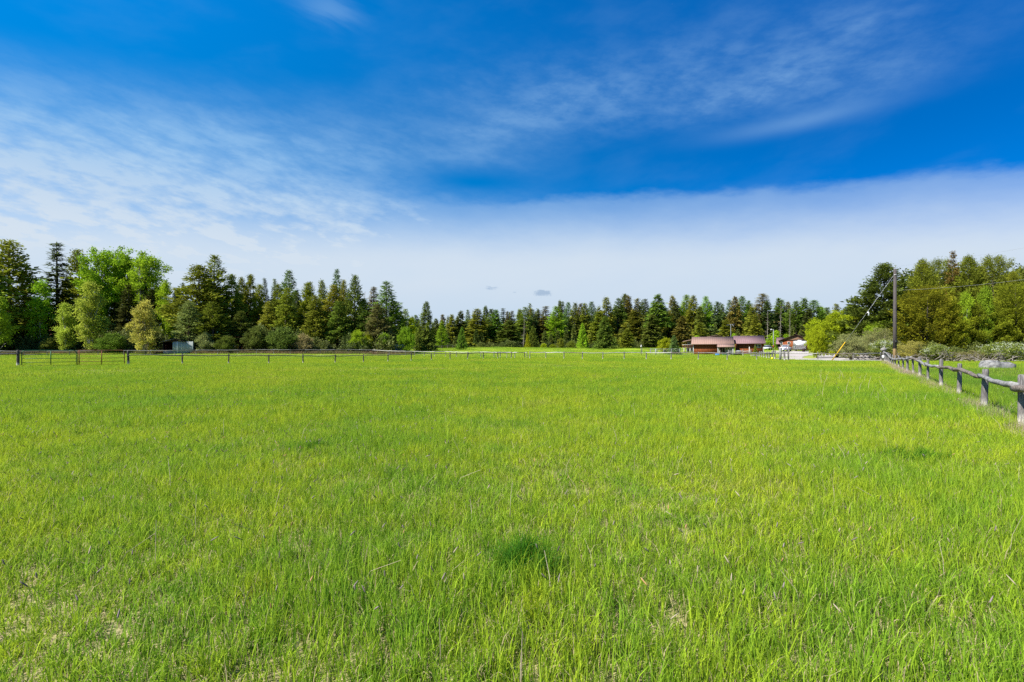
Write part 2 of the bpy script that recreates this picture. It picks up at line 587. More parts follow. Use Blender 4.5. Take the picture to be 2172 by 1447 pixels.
def blades(n, R, hmin, hmax, w, segs=3, lean=0.5, seed=0, clump=0, dead=0.07, sq=False):
    r = np.random.default_rng(seed)
    if clump:
        nc = max(3, n // clump)
        ca = r.random(nc) * 2 * math.pi; cr = R * np.sqrt(r.random(nc))
        k = r.integers(0, nc, n)
        bx = np.cos(ca)[k] * cr[k] + r.normal(size=n) * w * 5
        by = np.sin(ca)[k] * cr[k] + r.normal(size=n) * w * 5
        hk = (0.75 + 0.5 * r.random(nc))[k]
    else:
        a = r.random(n) * 2 * math.pi; rr = R * np.sqrt(r.random(n))
        bx = np.cos(a) * rr; by = np.sin(a) * rr; hk = np.ones(n)
    hh = (hmin + (hmax - hmin) * r.random(n) ** 1.3) * hk
    v = r.random(n) * 0.92
    isd = r.random(n) < dead
    v[isd] = 0.98
    hh[isd] *= 0.75
    la = r.random(n) * 2 * math.pi
    lm = lean * np.abs(r.normal(size=n)) * 0.8 + 0.08
    lm[isd] *= 2.2
    wa = r.random(n) * 2 * math.pi
    ww = w * (0.6 + 0.8 * r.random(n))
    V = np.zeros((n, 2 * segs + 1, 3)); hv = np.zeros((n, 2 * segs + 1)); vv = np.repeat(v[:, None], 2 * segs + 1, 1)
    for s in range(segs + 1):
        t = s / segs
        ang = lm * (0.35 * t + 0.9 * t * t)
        off = hh * np.sin(np.minimum(ang, 1.5)) * t
        z = hh * np.cos(np.minimum(ang, 1.5)) * t
        cx = bx + np.cos(la) * off; cy = by + np.sin(la) * off
        wd = ww * (1 - t) ** 0.7 * 0.5 if s else ww * 0.4
        if s < segs:
            V[:, 2 * s] = np.stack([cx - np.cos(wa) * wd, cy - np.sin(wa) * wd, z], -1)
            V[:, 2 * s + 1] = np.stack([cx + np.cos(wa) * wd, cy + np.sin(wa) * wd, z], -1)
            hv[:, 2 * s] = t; hv[:, 2 * s + 1] = t
        else:
            V[:, -1] = np.stack([cx, cy, z], -1); hv[:, -1] = 1
    base = np.arange(n)[:, None] * (2 * segs + 1)
    f4 = np.concatenate([base + np.array([[2 * s, 2 * s + 1, 2 * s + 3, 2 * s + 2]]) for s in range(segs - 1)]) if segs > 1 else np.zeros((0, 4), int)
    f3 = base + np.array([[2 * segs - 2, 2 * segs - 1, 2 * segs]])
    return V.reshape(-1, 3), [f3, f4], {'v': vv.ravel(), 'h': hv.ravel()}


def scatter(name, P, rot, scl, idx, protos, kind='stuff', mat=None):
    """one object that spreads copies of the protos over points"""
    pc = bpy.data.collections.new(name + '_pieces')
    for k, me in enumerate(protos):
        po = me if isinstance(me, bpy.types.Object) else bpy.data.objects.new('%s_piece_%02d' % (name, k), me)
        pc.objects.link(po)
    me = bpy.data.meshes.new(name)
    me.vertices.add(len(P))
    me.vertices.foreach_set('co', np.asarray(P, np.float32).ravel())
    for nm, ty, arr in (('rot', 'FLOAT_VECTOR', rot), ('scl', 'FLOAT_VECTOR', scl)):
        a = me.attributes.new(nm, ty, 'POINT')
        a.data.foreach_set('vector', np.asarray(arr, np.float32).ravel())
    a = me.attributes.new('pick', 'INT', 'POINT')
    a.data.foreach_set('value', np.asarray(idx, np.int32))
    o = obj(name, me)
    tag(o, kind=kind)
    ng = bpy.data.node_groups.new(name, 'GeometryNodeTree')
    ng.interface.new_socket('Geometry', in_out='INPUT', socket_type='NodeSocketGeometry')
    ng.interface.new_socket('Geometry', in_out='OUTPUT', socket_type='NodeSocketGeometry')
    gi = ng.nodes.new('NodeGroupInput'); go = ng.nodes.new('NodeGroupOutput')
    ip = ng.nodes.new('GeometryNodeInstanceOnPoints')
    ci = ng.nodes.new('GeometryNodeCollectionInfo')
    ci.inputs['Collection'].default_value = pc
    ci.inputs['Separate Children'].default_value = True
    ci.inputs['Reset Children'].default_value = True

    def na(nm, ty):
        n = ng.nodes.new('GeometryNodeInputNamedAttribute')
        n.data_type = ty
        n.inputs['Name'].default_value = nm
        return n.outputs['Attribute']
    ng.links.new(gi.outputs[0], ip.inputs['Points'])
    ng.links.new(ci.outputs[0], ip.inputs['Instance'])
    ip.inputs['Pick Instance'].default_value = True
    ng.links.new(na('pick', 'INT'), ip.inputs['Instance Index'])
    e2r = ng.nodes.new('FunctionNodeEulerToRotation')
    ng.links.new(na('rot', 'FLOAT_VECTOR'), e2r.inputs[0])
    ng.links.new(e2r.outputs[0], ip.inputs['Rotation'])
    ng.links.new(na('scl', 'FLOAT_VECTOR'), ip.inputs['Scale'])
    ng.links.new(ip.outputs[0], go.inputs[0])
    md = o.modifiers.new('scatter', 'NODES')
    md.node_group = ng
    return o


def ring_points(r0, r1, dens, amax=58, seed=0):
    """evenly spread points in the sector in view"""
    r = np.random.default_rng(seed)
    st = 1 / math.sqrt(dens)
    g = np.arange(-r1 - st, r1 + st, st)
    gx_, gy_ = np.meshgrid(g, g)
    x = (gx_ + (r.random(gx_.shape) - 0.5) * st * 0.9).ravel(); y = (gy_ + (r.random(gx_.shape) - 0.5) * st * 0.9).ravel()
    d = np.hypot(x, y); a = np.abs(np.arctan2(x, y))
    k = (d > r0) & (d < r1) & (a < math.radians(amax))
    return x[k], y[k]


P_, R_, S_, I_ = [], [], [], []
protos = []
spec = [  # inner, outer radius, density of tufts, blade mesh arguments, variants
    (0.0, 13.0, 5.2, dict(n=1050, R=0.62, hmin=0.05, hmax=0.20, w=0.0070, segs=3, lean=0.44, clump=13, dead=0.17), 5),
    (12.0, 36.0, 1.25, dict(n=1500, R=1.3, hmin=0.08, hmax=0.25, w=0.009, segs=2, lean=0.42, clump=8, dead=0.07), 4),
    (34.0, 95.0, 0.20, dict(n=1800, R=2.9, hmin=0.08, hmax=0.22, w=0.022, segs=1, lean=0.4, clump=5, dead=0.04), 3),
    (90.0, 215.0, 0.035, dict(n=1800, R=6.5, hmin=0.07, hmax=0.2, w=0.05, segs=1, lean=0.4, clump=0, dead=0.03), 2),
]
for li, (r0, r1, dn, kw, nv) in enumerate(spec):
    i0 = len(protos)
    for k in range(nv):
        V, Fs, A = blades(seed=100 * li + k, **kw)
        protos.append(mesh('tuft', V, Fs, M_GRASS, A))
    px_, py_ = ring_points(r0, r1, dn, 60 if li else 100, seed=li + 11)
    keep = ~in_drive(px_, py_)
    if li >= 2:
        for s in (1.5, -1.5):
            keep &= ~in_drive(px_ + s * (li - 1), py_) & ~in_drive(px_, py_ + s * (li - 1) * 1.5)
    if li == 3:
        keep &= ~((py_ > 122) & (px_ < -0.19 * py_)) & (py_ < 212)
    px_, py_ = px_[keep], py_[keep]
    n = len(px_)
    P_.append(np.stack([px_, py_, G(px_, py_)], -1))
    tl = rng.normal(size=(n, 2)) * 0.02
    R_.append(np.stack([tl[:, 0], tl[:, 1], rng.random(n) * 6.283], -1))
    hz_ = 0.75 + 0.5 * rng.random(n) + 0.25 * np.sin(px_ * 0.9 + 1.3 * np.sin(py_ * 0.37)) * np.sin(py_ * 0.7 + np.sin(px_ * 0.5))
    bare = np.sin(px_ * 1.7 + 2.0 * np.sin(py_ * 0.9)) + np.sin(py_ * 1.3 + 1.7 * np.sin(px_ * 0.8 + 1)) + 0.5 * rng.normal(size=n)
    hz_ = hz_ * np.where(bare > 1.25, 0.66, 1.0) * np.where(bare < -1.3, 1.22, 1.0)
    sxy = 0.9 + 0.2 * rng.random(n)
    S_.append(np.stack([sxy, sxy, hz_], -1))
    I_.append(rng.integers(i0, i0 + nv, n))
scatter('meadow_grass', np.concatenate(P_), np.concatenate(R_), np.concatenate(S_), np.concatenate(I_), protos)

# ------------------------------------------------------------ tree pieces


def sprays(C, D, Ln, Wd, v, r, flat=0.0, droop=0.0):
    """diamond shaped leaf or needle sprays: centre, direction, length, width"""
    n = len(C)
    D = D / (np.linalg.norm(D, axis=1)[:, None] + 1e-9)
    rd = r.normal(size=(n, 3))
    if flat: rd = rd * (1 - flat) + np.array([[0, 0, 1.0]]) * flat
    S = np.cross(D, rd); S /= np.linalg.norm(S, axis=1)[:, None] + 1e-9
    Ln = Ln[:, None]; Wd = Wd[:, None]
    tip = C + D * Ln
    tip[:, 2] -= (droop * Ln[:, 0])
    mid = C + D * Ln * 0.45
    V = np.stack([C, mid + S * Wd * 0.5, tip, mid - S * Wd * 0.5], 1).reshape(-1, 3)
    b = np.arange(n)[:, None] * 4
    f = np.concatenate([b + np.array([[0, 1, 2]]), b + np.array([[0, 2, 3]])])
    return V, f, np.repeat(v, 4)


def trunk_limbs(pts, rad, limbs, name, mat, nside=7):
    b = B()
    b.tube(pts, rad, nside)
    for (p, q, r0, bend) in limbs:
        p = np.array(p); q = np.array(q)
        mid = (p + q) / 2 + np.array([0, 0, bend])
        b.tube([p, mid, q], [r0, r0 * 0.6, r0 * 0.15], 3, False)
    V = np.concatenate(b.V)
    Fs = []
    if b.F3: Fs.append(np.concatenate(b.F3))
    if b.F4: Fs.append(np.concatenate(b.F4))
    return mesh(name, V, Fs, mat, None, True)


def conifer(seed, Ht, R, crown0, nb, slope, spray, per, shape='cone', droop=0.15, wid=0.42, trunk_r=None, mat_t=None,
            gap=0.0, tuft=False, flat=0.5, upcurve=0.0, bare_limbs=True, lat=0.55, whorl=0):
    """needle tree: branches in whorls, each hung with sprays"""
    r = np.random.default_rng(seed)
    trunk_r = trunk_r or Ht * 0.011
    lean = r.normal(size=2) * Ht * 0.006
    tz = np.linspace(0, Ht, 9)
    tp = np.stack([lean[0] * np.sin(tz / Ht * 3), lean[1] * np.sin(tz / Ht * 2.4), tz], -1)
    tr = trunk_r * (1 - tz / Ht) ** 0.8 + 0.012
    tr[0] *= 1.35
    Cs, Ds, Ls, Ws, vs = [], [], [], [], []
    limbs = []
    for i in range(nb):
        t = (i + r.random()) / nb
        if gap and r.random() < gap and t < 0.85: continue
        u = t if shape != 'cone' else t ** 1.12
        if whorl: u = (math.floor(u * nb / whorl) + 0.25 * r.random()) * whorl / nb
        u = min(u, 0.985)
        z = Ht * (crown0 + (1 - crown0) * u)
        if shape == 'cone':
            pr = (1 - u) ** 0.85 * (0.80 + 0.2 * min(1, u * 7))
        elif shape == 'spire':
            pr = (1 - u) ** 0.78 * (0.65 + 0.35 * min(1, u * 4))
        elif shape == 'oval':
            pr = (math.sin(math.pi * min(1, 0.14 + u * 0.86)) ** 0.7) * 0.9 + 0.10
        else:  # dome: wide low down and rounded on top
            pr = (1 - u ** 2.4) ** 0.5 * (0.75 + 0.25 * min(1, u * 5))
        if shape != 'dome': pr = min(pr, 1.35 * (1 - u) + 0.03)
        ln = R * pr * (0.62 + 0.5 * r.random())
        if r.random() < 0.08: ln *= 1.2
        ln = max(ln, 0.10)
        a = i * 2.39996 + r.normal() * 0.35
        sl = slope * (1 - u) + 0.75 * u ** 2 if slope < 0.2 else slope * (0.8 + 0.4 * r.random())
        d = np.array([math.cos(a), math.sin(a), 0])
        bx = np.interp(z, tz, tp[:, 0]); by = np.interp(z, tz, tp[:, 1])
        o = np.array([bx, by, z])
        n = max(3, int(per * (0.35 + 0.65 * ln / R)))
        tt = 0.12 + 0.88 * r.random(n) ** 0.75
        if tuft: tt = 0.30 + 0.70 * r.random(n) ** 0.6
        wob = r.normal(size=(n, 3)) * spray * (0.30 if not tuft else 0.55)
        lt_ = (r.random(n) - 0.5) * 2 * lat * 0.5 * ln * (1 - 0.6 * tt)
        side = np.array([-math.sin(a), math.cos(a), 0])
        zz = sl * ln * tt - droop * ln * tt ** 2 + upcurve * ln * tt ** 3
        c = o + d * (ln * tt)[:, None] + side * lt_[:, None] + wob
        c[:, 2] += zz
        dirs = d * 1.0 + side * (np.sign(lt_) * (0.3 + 0.8 * r.random(n)))[:, None]
        if tuft:
            dirs = d * 0.8 + r.normal(size=(n, 3)) * 0.6
            dirs[:, 2] += 0.8
        else:
            dirs = dirs + r.normal(size=(n, 3)) * 0.35
            dirs[:, 2] += (sl - 0.3) * 0.7 + upcurve
        ck = r.random()
        Cs.append(c); Ds.append(dirs)
        L_ = spray * (0.6 + 0.8 * r.random(n)) * (0.50 + 0.50 * min(1.0, (1 - u) * 2.2))
        Ls.append(L_); Ws.append(L_ * wid)
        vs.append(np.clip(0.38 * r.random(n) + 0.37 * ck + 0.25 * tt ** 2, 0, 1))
        if ln > R * 0.25 and r.random() < 0.8:
            e = o + d * ln * 0.85 + np.array([0, 0, (sl - droop * 0.8) * ln * 0.85])
            limbs.append((o, e, trunk_r * 0.20 * (1.1 - u), 0.0))
    # the leader on top
    n = 10
    c = np.stack([tp[-1, 0] + r.normal(size=n) * 0.03, tp[-1, 1] + r.normal(size=n) * 0.03, Ht - spray * (0.5 + r.random(n) * 1.6)], -1)
    Cs.append(c); Ds.append(np.stack([r.normal(size=n) * 0.35, r.normal(size=n) * 0.35, np.ones(n)], -1))
    Ls.append(np.full(n, spray * 0.7)); Ws.append(np.full(n, spray * 0.22)); vs.append(r.random(n))
    if bare_limbs and crown0 > 0.1:
        for i in range(int(26 * crown0 / 0.3)):
            z = Ht * crown0 * (0.25 + 0.75 * r.random())
            a = r.random() * 6.283; ln = R * (0.2 + 0.4 * r.random())
            limbs.append(((0, 0, z), (math.cos(a) * ln, math.sin(a) * ln, z - 0.1 * ln), trunk_r * 0.13, 0))
    V, f, v = sprays(np.concatenate(Cs), np.concatenate(Ds), np.concatenate(Ls), np.concatenate(Ws), np.concatenate(vs), r, flat, 0.08)
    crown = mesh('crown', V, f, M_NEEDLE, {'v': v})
    tk = trunk_limbs(tp, tr, limbs, 'trunk', mat_t or M_BARKD)
    return tk, crown, Ht, R


def broadleaf(seed, Ht, R, crown0, nclump, nleaf, leaf, clump_r, mat_t, stems=1, trunk_r=None, vert=1.0, open_=0.3, shell=0.5, mat=None, taper=0.0, rag=0.0):
    """leafy tree or shrub: stems, limbs and clumps of leaves at the limb ends"""
    r = np.random.default_rng(seed)
    trunk_r = trunk_r or Ht * 0.013
    b = B()
    tops = []
    for s in range(stems):
        a = r.random() * 6.283; sp = (0.0 if stems == 1 else R * 0.42)
        e = np.array([math.cos(a) * sp, math.sin(a) * sp, Ht * (0.86 if stems == 1 else 0.5 + 0.3 * r.random())])
        st = np.array([math.cos(a) * 0.1 * (stems > 1), math.sin(a) * 0.1 * (stems > 1), 0.0])
        mids = [st + (e - st) * t + np.append(r.normal(size=2) * 0.02 * Ht * t, 0) for t in (0, 0.3, 0.6, 1.0)]
        b.tube(mids, [trunk_r * 1.2, trunk_r * 0.85, trunk_r * 0.5, trunk_r * 0.12], 6)
        tops.append(mids)
    Cs, Ds, Ls, vs = [], [], [], []
    lobes = [(r.normal(size=3) * np.array([R * 0.35, R * 0.35, Ht * (1 - crown0) * 0.18])) for _ in range(5)]
    cz = Ht * (crown0 + (1 - crown0) * 0.5); hzr = Ht * (1 - crown0) * 0.5
    for i in range(nclump):
        dv = r.normal(size=3); dv /= np.linalg.norm(dv)
        q = r.random() ** (shell * 0.66)
        k = (1 - abs(dv[2]) ** 2 * 0.1)
        lob = 1 + 0.22 * math.sin(3 * math.atan2(dv[1], dv[0]) + seed) + 0.12 * math.sin(5 * math.atan2(dv[1], dv[0]) + 2 * dv[2] * 4 + seed)
        c = np.array([dv[0] * R * 0.9 * q * lob * k, dv[1] * R * 0.9 * q * lob * k, cz + dv[2] * hzr * 0.95 * q * (0.9 + 0.2 * r.random())])
        c[2] = min(max(c[2], Ht * crown0 * 0.9 + 0.1), Ht * 0.99)
        c[:2] *= 1 - taper * max(0.0, (c[2] / Ht - crown0) / (1 - crown0))
        c[:2] *= 1 + rag * r.normal()
        c[2] *= 1 + 0.4 * rag * r.normal() * (c[2] < Ht * 0.8)
        cr = clump_r * (0.6 + 0.8 * r.random())
        n = int(nleaf * (cr / clump_r) ** 1.5)
        pr = r.normal(size=(n, 3)) * cr * 0.5
        pr[:, 2] *= 0.75 * vert
        Cs.append(c + pr)
        dd = r.normal(size=(n, 3)) + pr / (cr + 1e-6) * 0.7
        Ds.append(dd)
        Ls.append(leaf * (0.6 + 0.8 * r.random(n)))
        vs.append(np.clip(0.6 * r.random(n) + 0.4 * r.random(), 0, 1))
        if i % 2 == 0:
            m = tops[r.integers(0, len(tops))]
            kz = np.clip((c[2] - Ht * 0.12) / Ht, 0.08, 0.9)
            o = np.array([np.interp(kz, [0, 0.3, 0.6, 1.0], [p[j] for p in m]) for j in range(3)])
            b.tube([o, (o + c) / 2 + np.array([0, 0, 0.08 * Ht * r.random()]), c], [trunk_r * 0.33, trunk_r * 0.2, trunk_r * 0.05], 3, False)
    L_ = np.concatenate(Ls)
    V, f, v = sprays(np.concatenate(Cs), np.concatenate(Ds), L_, L_ * 0.62, np.concatenate(vs), r, 0.15)
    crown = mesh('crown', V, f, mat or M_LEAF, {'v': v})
    tk = mesh('trunk', np.concatenate(b.V), [np.concatenate(b.F3)] * (1 if b.F3 else 0) + [np.concatenate(b.F4)], mat_t, None, True)
    return tk, crown, Ht, R


def snag(seed, Ht, R, density=60, spray=0.5):
    """dead standing tree with bare twigs"""
    r = np.random.default_rng(seed)
    b = B()
    tz = np.linspace(0, Ht, 7)
    b.tube(np.stack([np.sin(tz * 0.2) * 0.1, tz * 0, tz], -1), 0.22 * (1 - tz / Ht) + 0.02, 6)
    tw = B()
    for i in range(density):
        u = r.random(); z = Ht * (0.12 + 0.86 * u); a = r.random() * 6.283
        ln = R * (1 - 0.75 * u) * (0.5 + 0.6 * r.random())
        e = np.array([math.cos(a) * ln, math.sin(a) * ln, z - 0.10 * ln])
        o = np.array([0, 0, z])
        tw.tube([o, e], [0.045, 0.012], 3, False)
        for k in range(5):
            p = o + (e - o) * (0.3 + 0.7 * r.random())
            tw.tube([p, p + r.normal(size=3) * np.array([0.5, 0.5, 0.3]) * spray + np.array([0, 0, -0.1])], [0.022, 0.010], 3, False)
    c = mesh('branches', np.concatenate(tw.V), np.concatenate(tw.F4), M_DEADW)
    k = mesh('trunk', np.concatenate(b.V), [np.concatenate(b.F3), np.concatenate(b.F4)], M_DEADW, None, True)
    return k, c, Ht, R


PR = {
    # left wood, 120-150 m away
    'spruce': [conifer(11, 26, 2.9, 0.10, 120, -0.05, 0.70, 80, 'cone', 0.22, 0.34, gap=0.12, flat=0.75, lat=0.35, whorl=6),
               conifer(12, 22, 2.6, 0.05, 150, -0.02, 0.65, 62, 'cone', 0.20, 0.36, gap=0.04, flat=0.7)],
    'pine': [conifer(21, 22, 3.4, 0.24, 105, 0.18, 0.55, 105, 'oval', 0.12, 0.50, gap=0.08, tuft=True, flat=0.1, lat=0.5),
             conifer(22, 22, 3.0, 0.18, 110, 0.25, 0.55, 95, 'spire', 0.10, 0.50, gap=0.10, tuft=True, flat=0.1, lat=0.45),
             conifer(23, 22, 3.2, 0.10, 120, 0.15, 0.55, 90, 'spire', 0.15, 0.50, gap=0.07, tuft=True, flat=0.1, mat_t=M_BARKP, lat=0.5)],
    'larch': [conifer(31, 22, 3.2, 0.10, 110, 0.30, 0.66, 70, 'cone', 0.05, 0.32, gap=0.08, flat=0.2, upcurve=0.35, lat=0.4),
              conifer(32, 22, 3.4, 0.12, 110, 0.50, 0.66, 75, 'spire', 0.02, 0.32, gap=0.08, flat=0.2, upcurve=0.55, lat=0.3)],
    # centre wood, 200-240 m away
    'fir': [conifer(41, 20, 3.1, 0.02, 115, 0.05, 0.80, 62, 'cone', 0.18, 0.42, gap=0.04, flat=0.5, lat=0.45),
            conifer(42, 20, 3.3, 0.04, 110, 0.12, 0.80, 62, 'spire', 0.15, 0.44, gap=0.06, flat=0.4, lat=0.45),
            conifer(43, 20, 2.9, 0.06, 110, 0.02, 0.75, 64, 'cone', 0.2, 0.42, gap=0.06, flat=0.5, lat=0.4),
            conifer(44, 20, 3.0, 0.12, 105, 0.15, 0.75, 66, 'spire', 0.15, 0.46, gap=0.08, flat=0.3, lat=0.45)],
    'barefir': [conifer(45, 20, 3.1, 0.40, 90, 0.05, 0.75, 75, 'cone', 0.2, 0.42, gap=0.05, flat=0.5, mat_t=M_BARKP, bare_limbs=False)],
    'yardspruce': [conifer(51, 11, 5.0, 0.03, 170, 0.0, 0.60, 95, 'cone', 0.12, 0.38, gap=0.03, flat=0.75, lat=0.4, whorl=8),
                   conifer(52, 11, 4.4, 0.02, 160, 0.05, 0.55, 85, 'cone', 0.15, 0.38, gap=0.03, flat=0.6, upcurve=0.15, lat=0.4)],
    'ragspruce': [conifer(53, 14, 4.4, 0.03, 120, -0.05, 0.50, 100, 'cone', 0.18, 0.38, gap=0.06, flat=0.75, lat=0.3, whorl=5)],
    # right wood, 75-85 m away
    'densepine': [conifer(61, 14, 4.6, 0.05, 170, 0.34, 0.42, 230, 'dome', 0.10, 0.26, gap=0.08, tuft=True, flat=0.1, upcurve=0.30, lat=0.30),
                  conifer(62, 14, 4.8, 0.08, 170, 0.42, 0.42, 240, 'spire', 0.12, 0.26, gap=0.12, tuft=True, flat=0.1, upcurve=0.35, lat=0.28),
                  conifer(63, 14, 4.4, 0.03, 190, 0.12, 0.36, 210, 'cone', 0.10, 0.38, gap=0.06, tuft=True, flat=0.2, upcurve=0.25, lat=0.30)],
    'cottonwood': [broadleaf(71, 26, 5.2, 0.24, 150, 130, 0.40, 1.0, M_BARKD, 1, 0.28, rag=0.12),
                   broadleaf(72, 26, 4.8, 0.26, 140, 130, 0.40, 0.95, M_BARKD, 1, 0.26, taper=0.2, rag=0.15)],
    'aspen': [broadleaf(81, 16, 3.0, 0.14, 95, 85, 0.32, 0.72, M_BARKL, 1, 0.13, 1.3, taper=0.55, rag=0.22),
              broadleaf(82, 16, 3.3, 0.08, 120, 75, 0.32, 0.66, M_BARKL, 3, 0.11, 1.4, taper=0.5, rag=0.25)],
    'strawtree': [broadleaf(86, 11, 3.8, 0.06, 105, 75, 0.30, 0.60, M_DEADW, 5, 0.09, 1.1, taper=0.6, rag=0.28)],
    'smallaspen': [broadleaf(83, 9, 1.5, 0.10, 90, 110, 0.17, 0.42, M_BARKL, 2, 0.07, 1.2)],
    'shrub': [broadleaf(91, 6, 3.6, 0.02, 110, 100, 0.28, 0.66, M_BARKD, 7, 0.05, 0.9, taper=0.3, rag=0.2),
              broadleaf(92, 6, 3.4, 0.0, 110, 100, 0.28, 0.7, M_BARKD, 6, 0.05, 0.9, taper=0.2, rag=0.2),
              broadleaf(93, 6, 3.2, 0.04, 90, 70, 0.28, 0.6, M_DEADW, 14, 0.05, 0.9, taper=0.2, rag=0.25)],
    'yardshrub': [broadleaf(94, 6, 4.5, 0.03, 260, 140, 0.17, 0.46, M_BARKD, 10, 0.06, 0.8, taper=0.25, rag=0.22),
                  broadleaf(95, 6, 4.2, 0.05, 230, 85, 0.16, 0.46, M_DEADW, 20, 0.05, 0.9, taper=0.2, rag=0.22)],
    'deadtree': [snag(97, 18, 1.8), snag(98, 18, 2.2, 90)],
}
NAMES = {'spruce': ('spruce_tree', 'spruce'), 'pine': ('pine_tree', 'pine'), 'larch': ('larch_tree', 'larch'), 'fir': ('fir_tree', 'fir'),
         'yardspruce': ('spruce_tree', 'spruce'), 'densepine': ('pine_tree', 'pine'), 'cottonwood': ('cottonwood_tree', 'cottonwood'),
         'barefir': ('fir_tree', 'fir'), 'ragspruce': ('spruce_tree', 'spruce'), 'aspen': ('aspen_tree', 'aspen'), 'smallaspen': ('aspen_tree', 'aspen'), 'strawtree': ('flowering_tree', 'tree'), 'shrub': ('shrub', 'shrub'), 'yardshrub': ('shrub', 'shrub'),
         'deadtree': ('dead_tree', 'dead tree')}
CO = {  # the hue of each crown
    'dark': (0.078, 0.102, 0.024), 'deep': (0.130, 0.168, 0.026), 'olive': (0.205, 0.235, 0.026), 'gold': (0.225, 0.250, 0.018),
    'brownish': (0.190, 0.155, 0.034), 'green': (0.130, 0.215, 0.028), 'bright': (0.220, 0.345, 0.022), 'leafgreen': (0.275, 0.420, 0.020),
    'lime': (0.310, 0.380, 0.014), 'pale': (0.350, 0.430, 0.055), 'straw': (0.380, 0.360, 0.085), 'grey': (0.240, 0.235, 0.085),
    'bluish': (0.120, 0.185, 0.058), 'willow': (0.140, 0.180, 0.036)}
CWORD = {'dark': 'dark', 'deep': 'deep green', 'olive': 'olive green', 'gold': 'golden green', 'brownish': 'brownish', 'green': 'mid green',
         'bright': 'bright green', 'leafgreen': 'fresh green', 'lime': 'yellow-green', 'pale': 'pale green', 'straw': 'straw yellow',
         'grey': 'grey-green', 'bluish': 'blue-green', 'willow': 'dull green'}
TREES = []


def tree(kind, px, top, Z, col='deep', wpx=None, label=None, var=None, group=None):
    TREES.append(dict(kind=kind, px=px, top=top, Z=Z, col=col, w=wpx, label=label, var=var, group=group))


def plant(t, rr):
    tk, cr, Ht, R = PR[t['kind']][t['var'] if t['var'] is not None else rr.integers(0, len(PR[t['kind']]))]
    X, Z = at(t['px'], t['Z'])
    z0 = Gf(X, Z)
    h = max(0.8, alt(t['top'], Z) - z0)
    sz = h / Ht
    sx = (t['w'] * Z / F / 2 / R) if t['w'] else sz
    if t['kind'] in ('pine', 'spruce', 'larch'): sx *= 1.5
    if t['kind'] == 'densepine': sx *= 1.28
    nm, cat = NAMES[t['kind']]
    e = empty(nm, (X, Z, z0 - 0.05), t['label'], cat, t['group'], rr.random() * 6.283)
    e.rotation_euler[0] = rr.normal() * 0.018
    e.rotation_euler[1] = rr.normal() * 0.018
    c = CO[t['col']]
    j = 1 + rr.normal() * 0.10
    if t['kind'] == 'densepine': j *= 0.74
    c = tuple(max(0.005, k * j * (1 + rr.normal() * 0.05)) for k in c)
    for part, me in (('trunk', tk), ('branches' if t['kind'] == 'deadtree' else 'crown', cr)):
        o = obj(part, me, e, color=c)
        o.scale = (sx, sx, sz)
        if part == 'branches': o['kind'] = 'stuff'
    return e


# --- left wood
LW = 'trees of the wood on the left'
tree('pine', -38, 540, 124, 'olive', 110, 'broad olive pine cut by the left edge of the frame', 2)
tree('pine', 27, 512, 134, 'olive', 104, 'tall broad dark pine rising behind the green gate at the far left', 2)
tree('aspen', -2, 625, 112, 'bright', 58, 'small bright green aspen at the left edge before the tall dark pine', 0)
tree('pine', 52, 640, 146, 'dark', 40)
tree('aspen', 87, 592, 130, 'leafgreen', 58, 'slender light green aspen with a thin pale trunk just left of the lone tall spruce', 0)
tree('spruce', 124, 511, 136, 'dark', 62, 'tallest dark spruce with drooping tiers standing clear of its neighbours', 0)
tree('pine', 170, 531, 146, 'olive', 62, 'tall olive pine between the tiered dark spruce and the cottonwoods', 1)
tree('aspen', 142, 640, 126, 'pale', 52, 'low pale green aspen under the tall tiered spruce', 1)
tree('cottonwood', 216, 519, 146, 'leafgreen', 84, 'leftmost of three big fresh green cottonwoods', 0)
tree('cottonwood', 266, 520, 152, 'leafgreen', 70, 'middle one of three big fresh green cottonwoods', 1)
tree('cottonwood', 312, 529, 148, 'leafgreen', 84, 'rightmost of three big fresh green cottonwoods', 0)
tree('aspen', 192, 594, 124, 'pale', 74, 'pale yellow-green birch-like aspen in front of the cottonwoods', 1)
tree('deadtree', 301, 566, 144, 'brownish', 34, 'reddish brown dead tree in front of the rightmost cottonwood', 1)
tree('pine', 298, 590, 147, 'brownish', 30, 'brown half-dead pine top in front of the cottonwoods', 1)
tree('spruce', 276, 604, 141, 'dark', 42, 'narrow nearly black spruce under the middle cottonwood', 1)
tree('spruce', 324, 613, 143, 'dark', 46, 'nearly black spruce right behind the yellow leafy bush tree', 1)
tree('spruce', 244, 640, 143, 'dark', 44, 'low black spruce between the pale aspen and the yellow bush tree', 1)
tree('strawtree', 307, 636, 119, 'straw', 76, 'straw-yellow flowering small tree left of the metal shed', 0)
tree('aspen', 352, 596, 142, 'leafgreen', 48, 'fresh green aspen rising above the open side of the shed', 0)
tree('aspen', 376, 612, 150, 'bright', 36, 'small bright green aspen top above the metal shed', 0)
tree('spruce', 386, 600, 156, 'deep', 26, 'thin spruce top between aspens and the big pine right of the shed', 1)
tree('pine', 418, 563, 134, 'olive', 82, 'big olive pine with black trunk just right of the metal shed', 0)
tree('pine', 402, 640, 126, 'grey', 50, 'grey-green scraggy lower pine leaning over the metal shed', 2)
tree('larch', 456, 543, 138, 'gold', 68, 'tallest golden larch with a spiky crown right of the shed', 1)
tree('larch', 450, 640, 128, 'olive', 60)
tree('pine', 492, 583, 141, 'olive', 42)
tree('pine', 516, 590, 146, 'olive', 32)
tree('pine', 531, 583, 149, 'olive', 36)
tree('pine', 508, 660, 132, 'deep', 40)
tree('pine', 547, 603, 143, 'gold', 34)
tree('spruce', 562, 590, 150, 'dark', 24)
tree('spruce', 577, 591, 152, 'deep', 24)
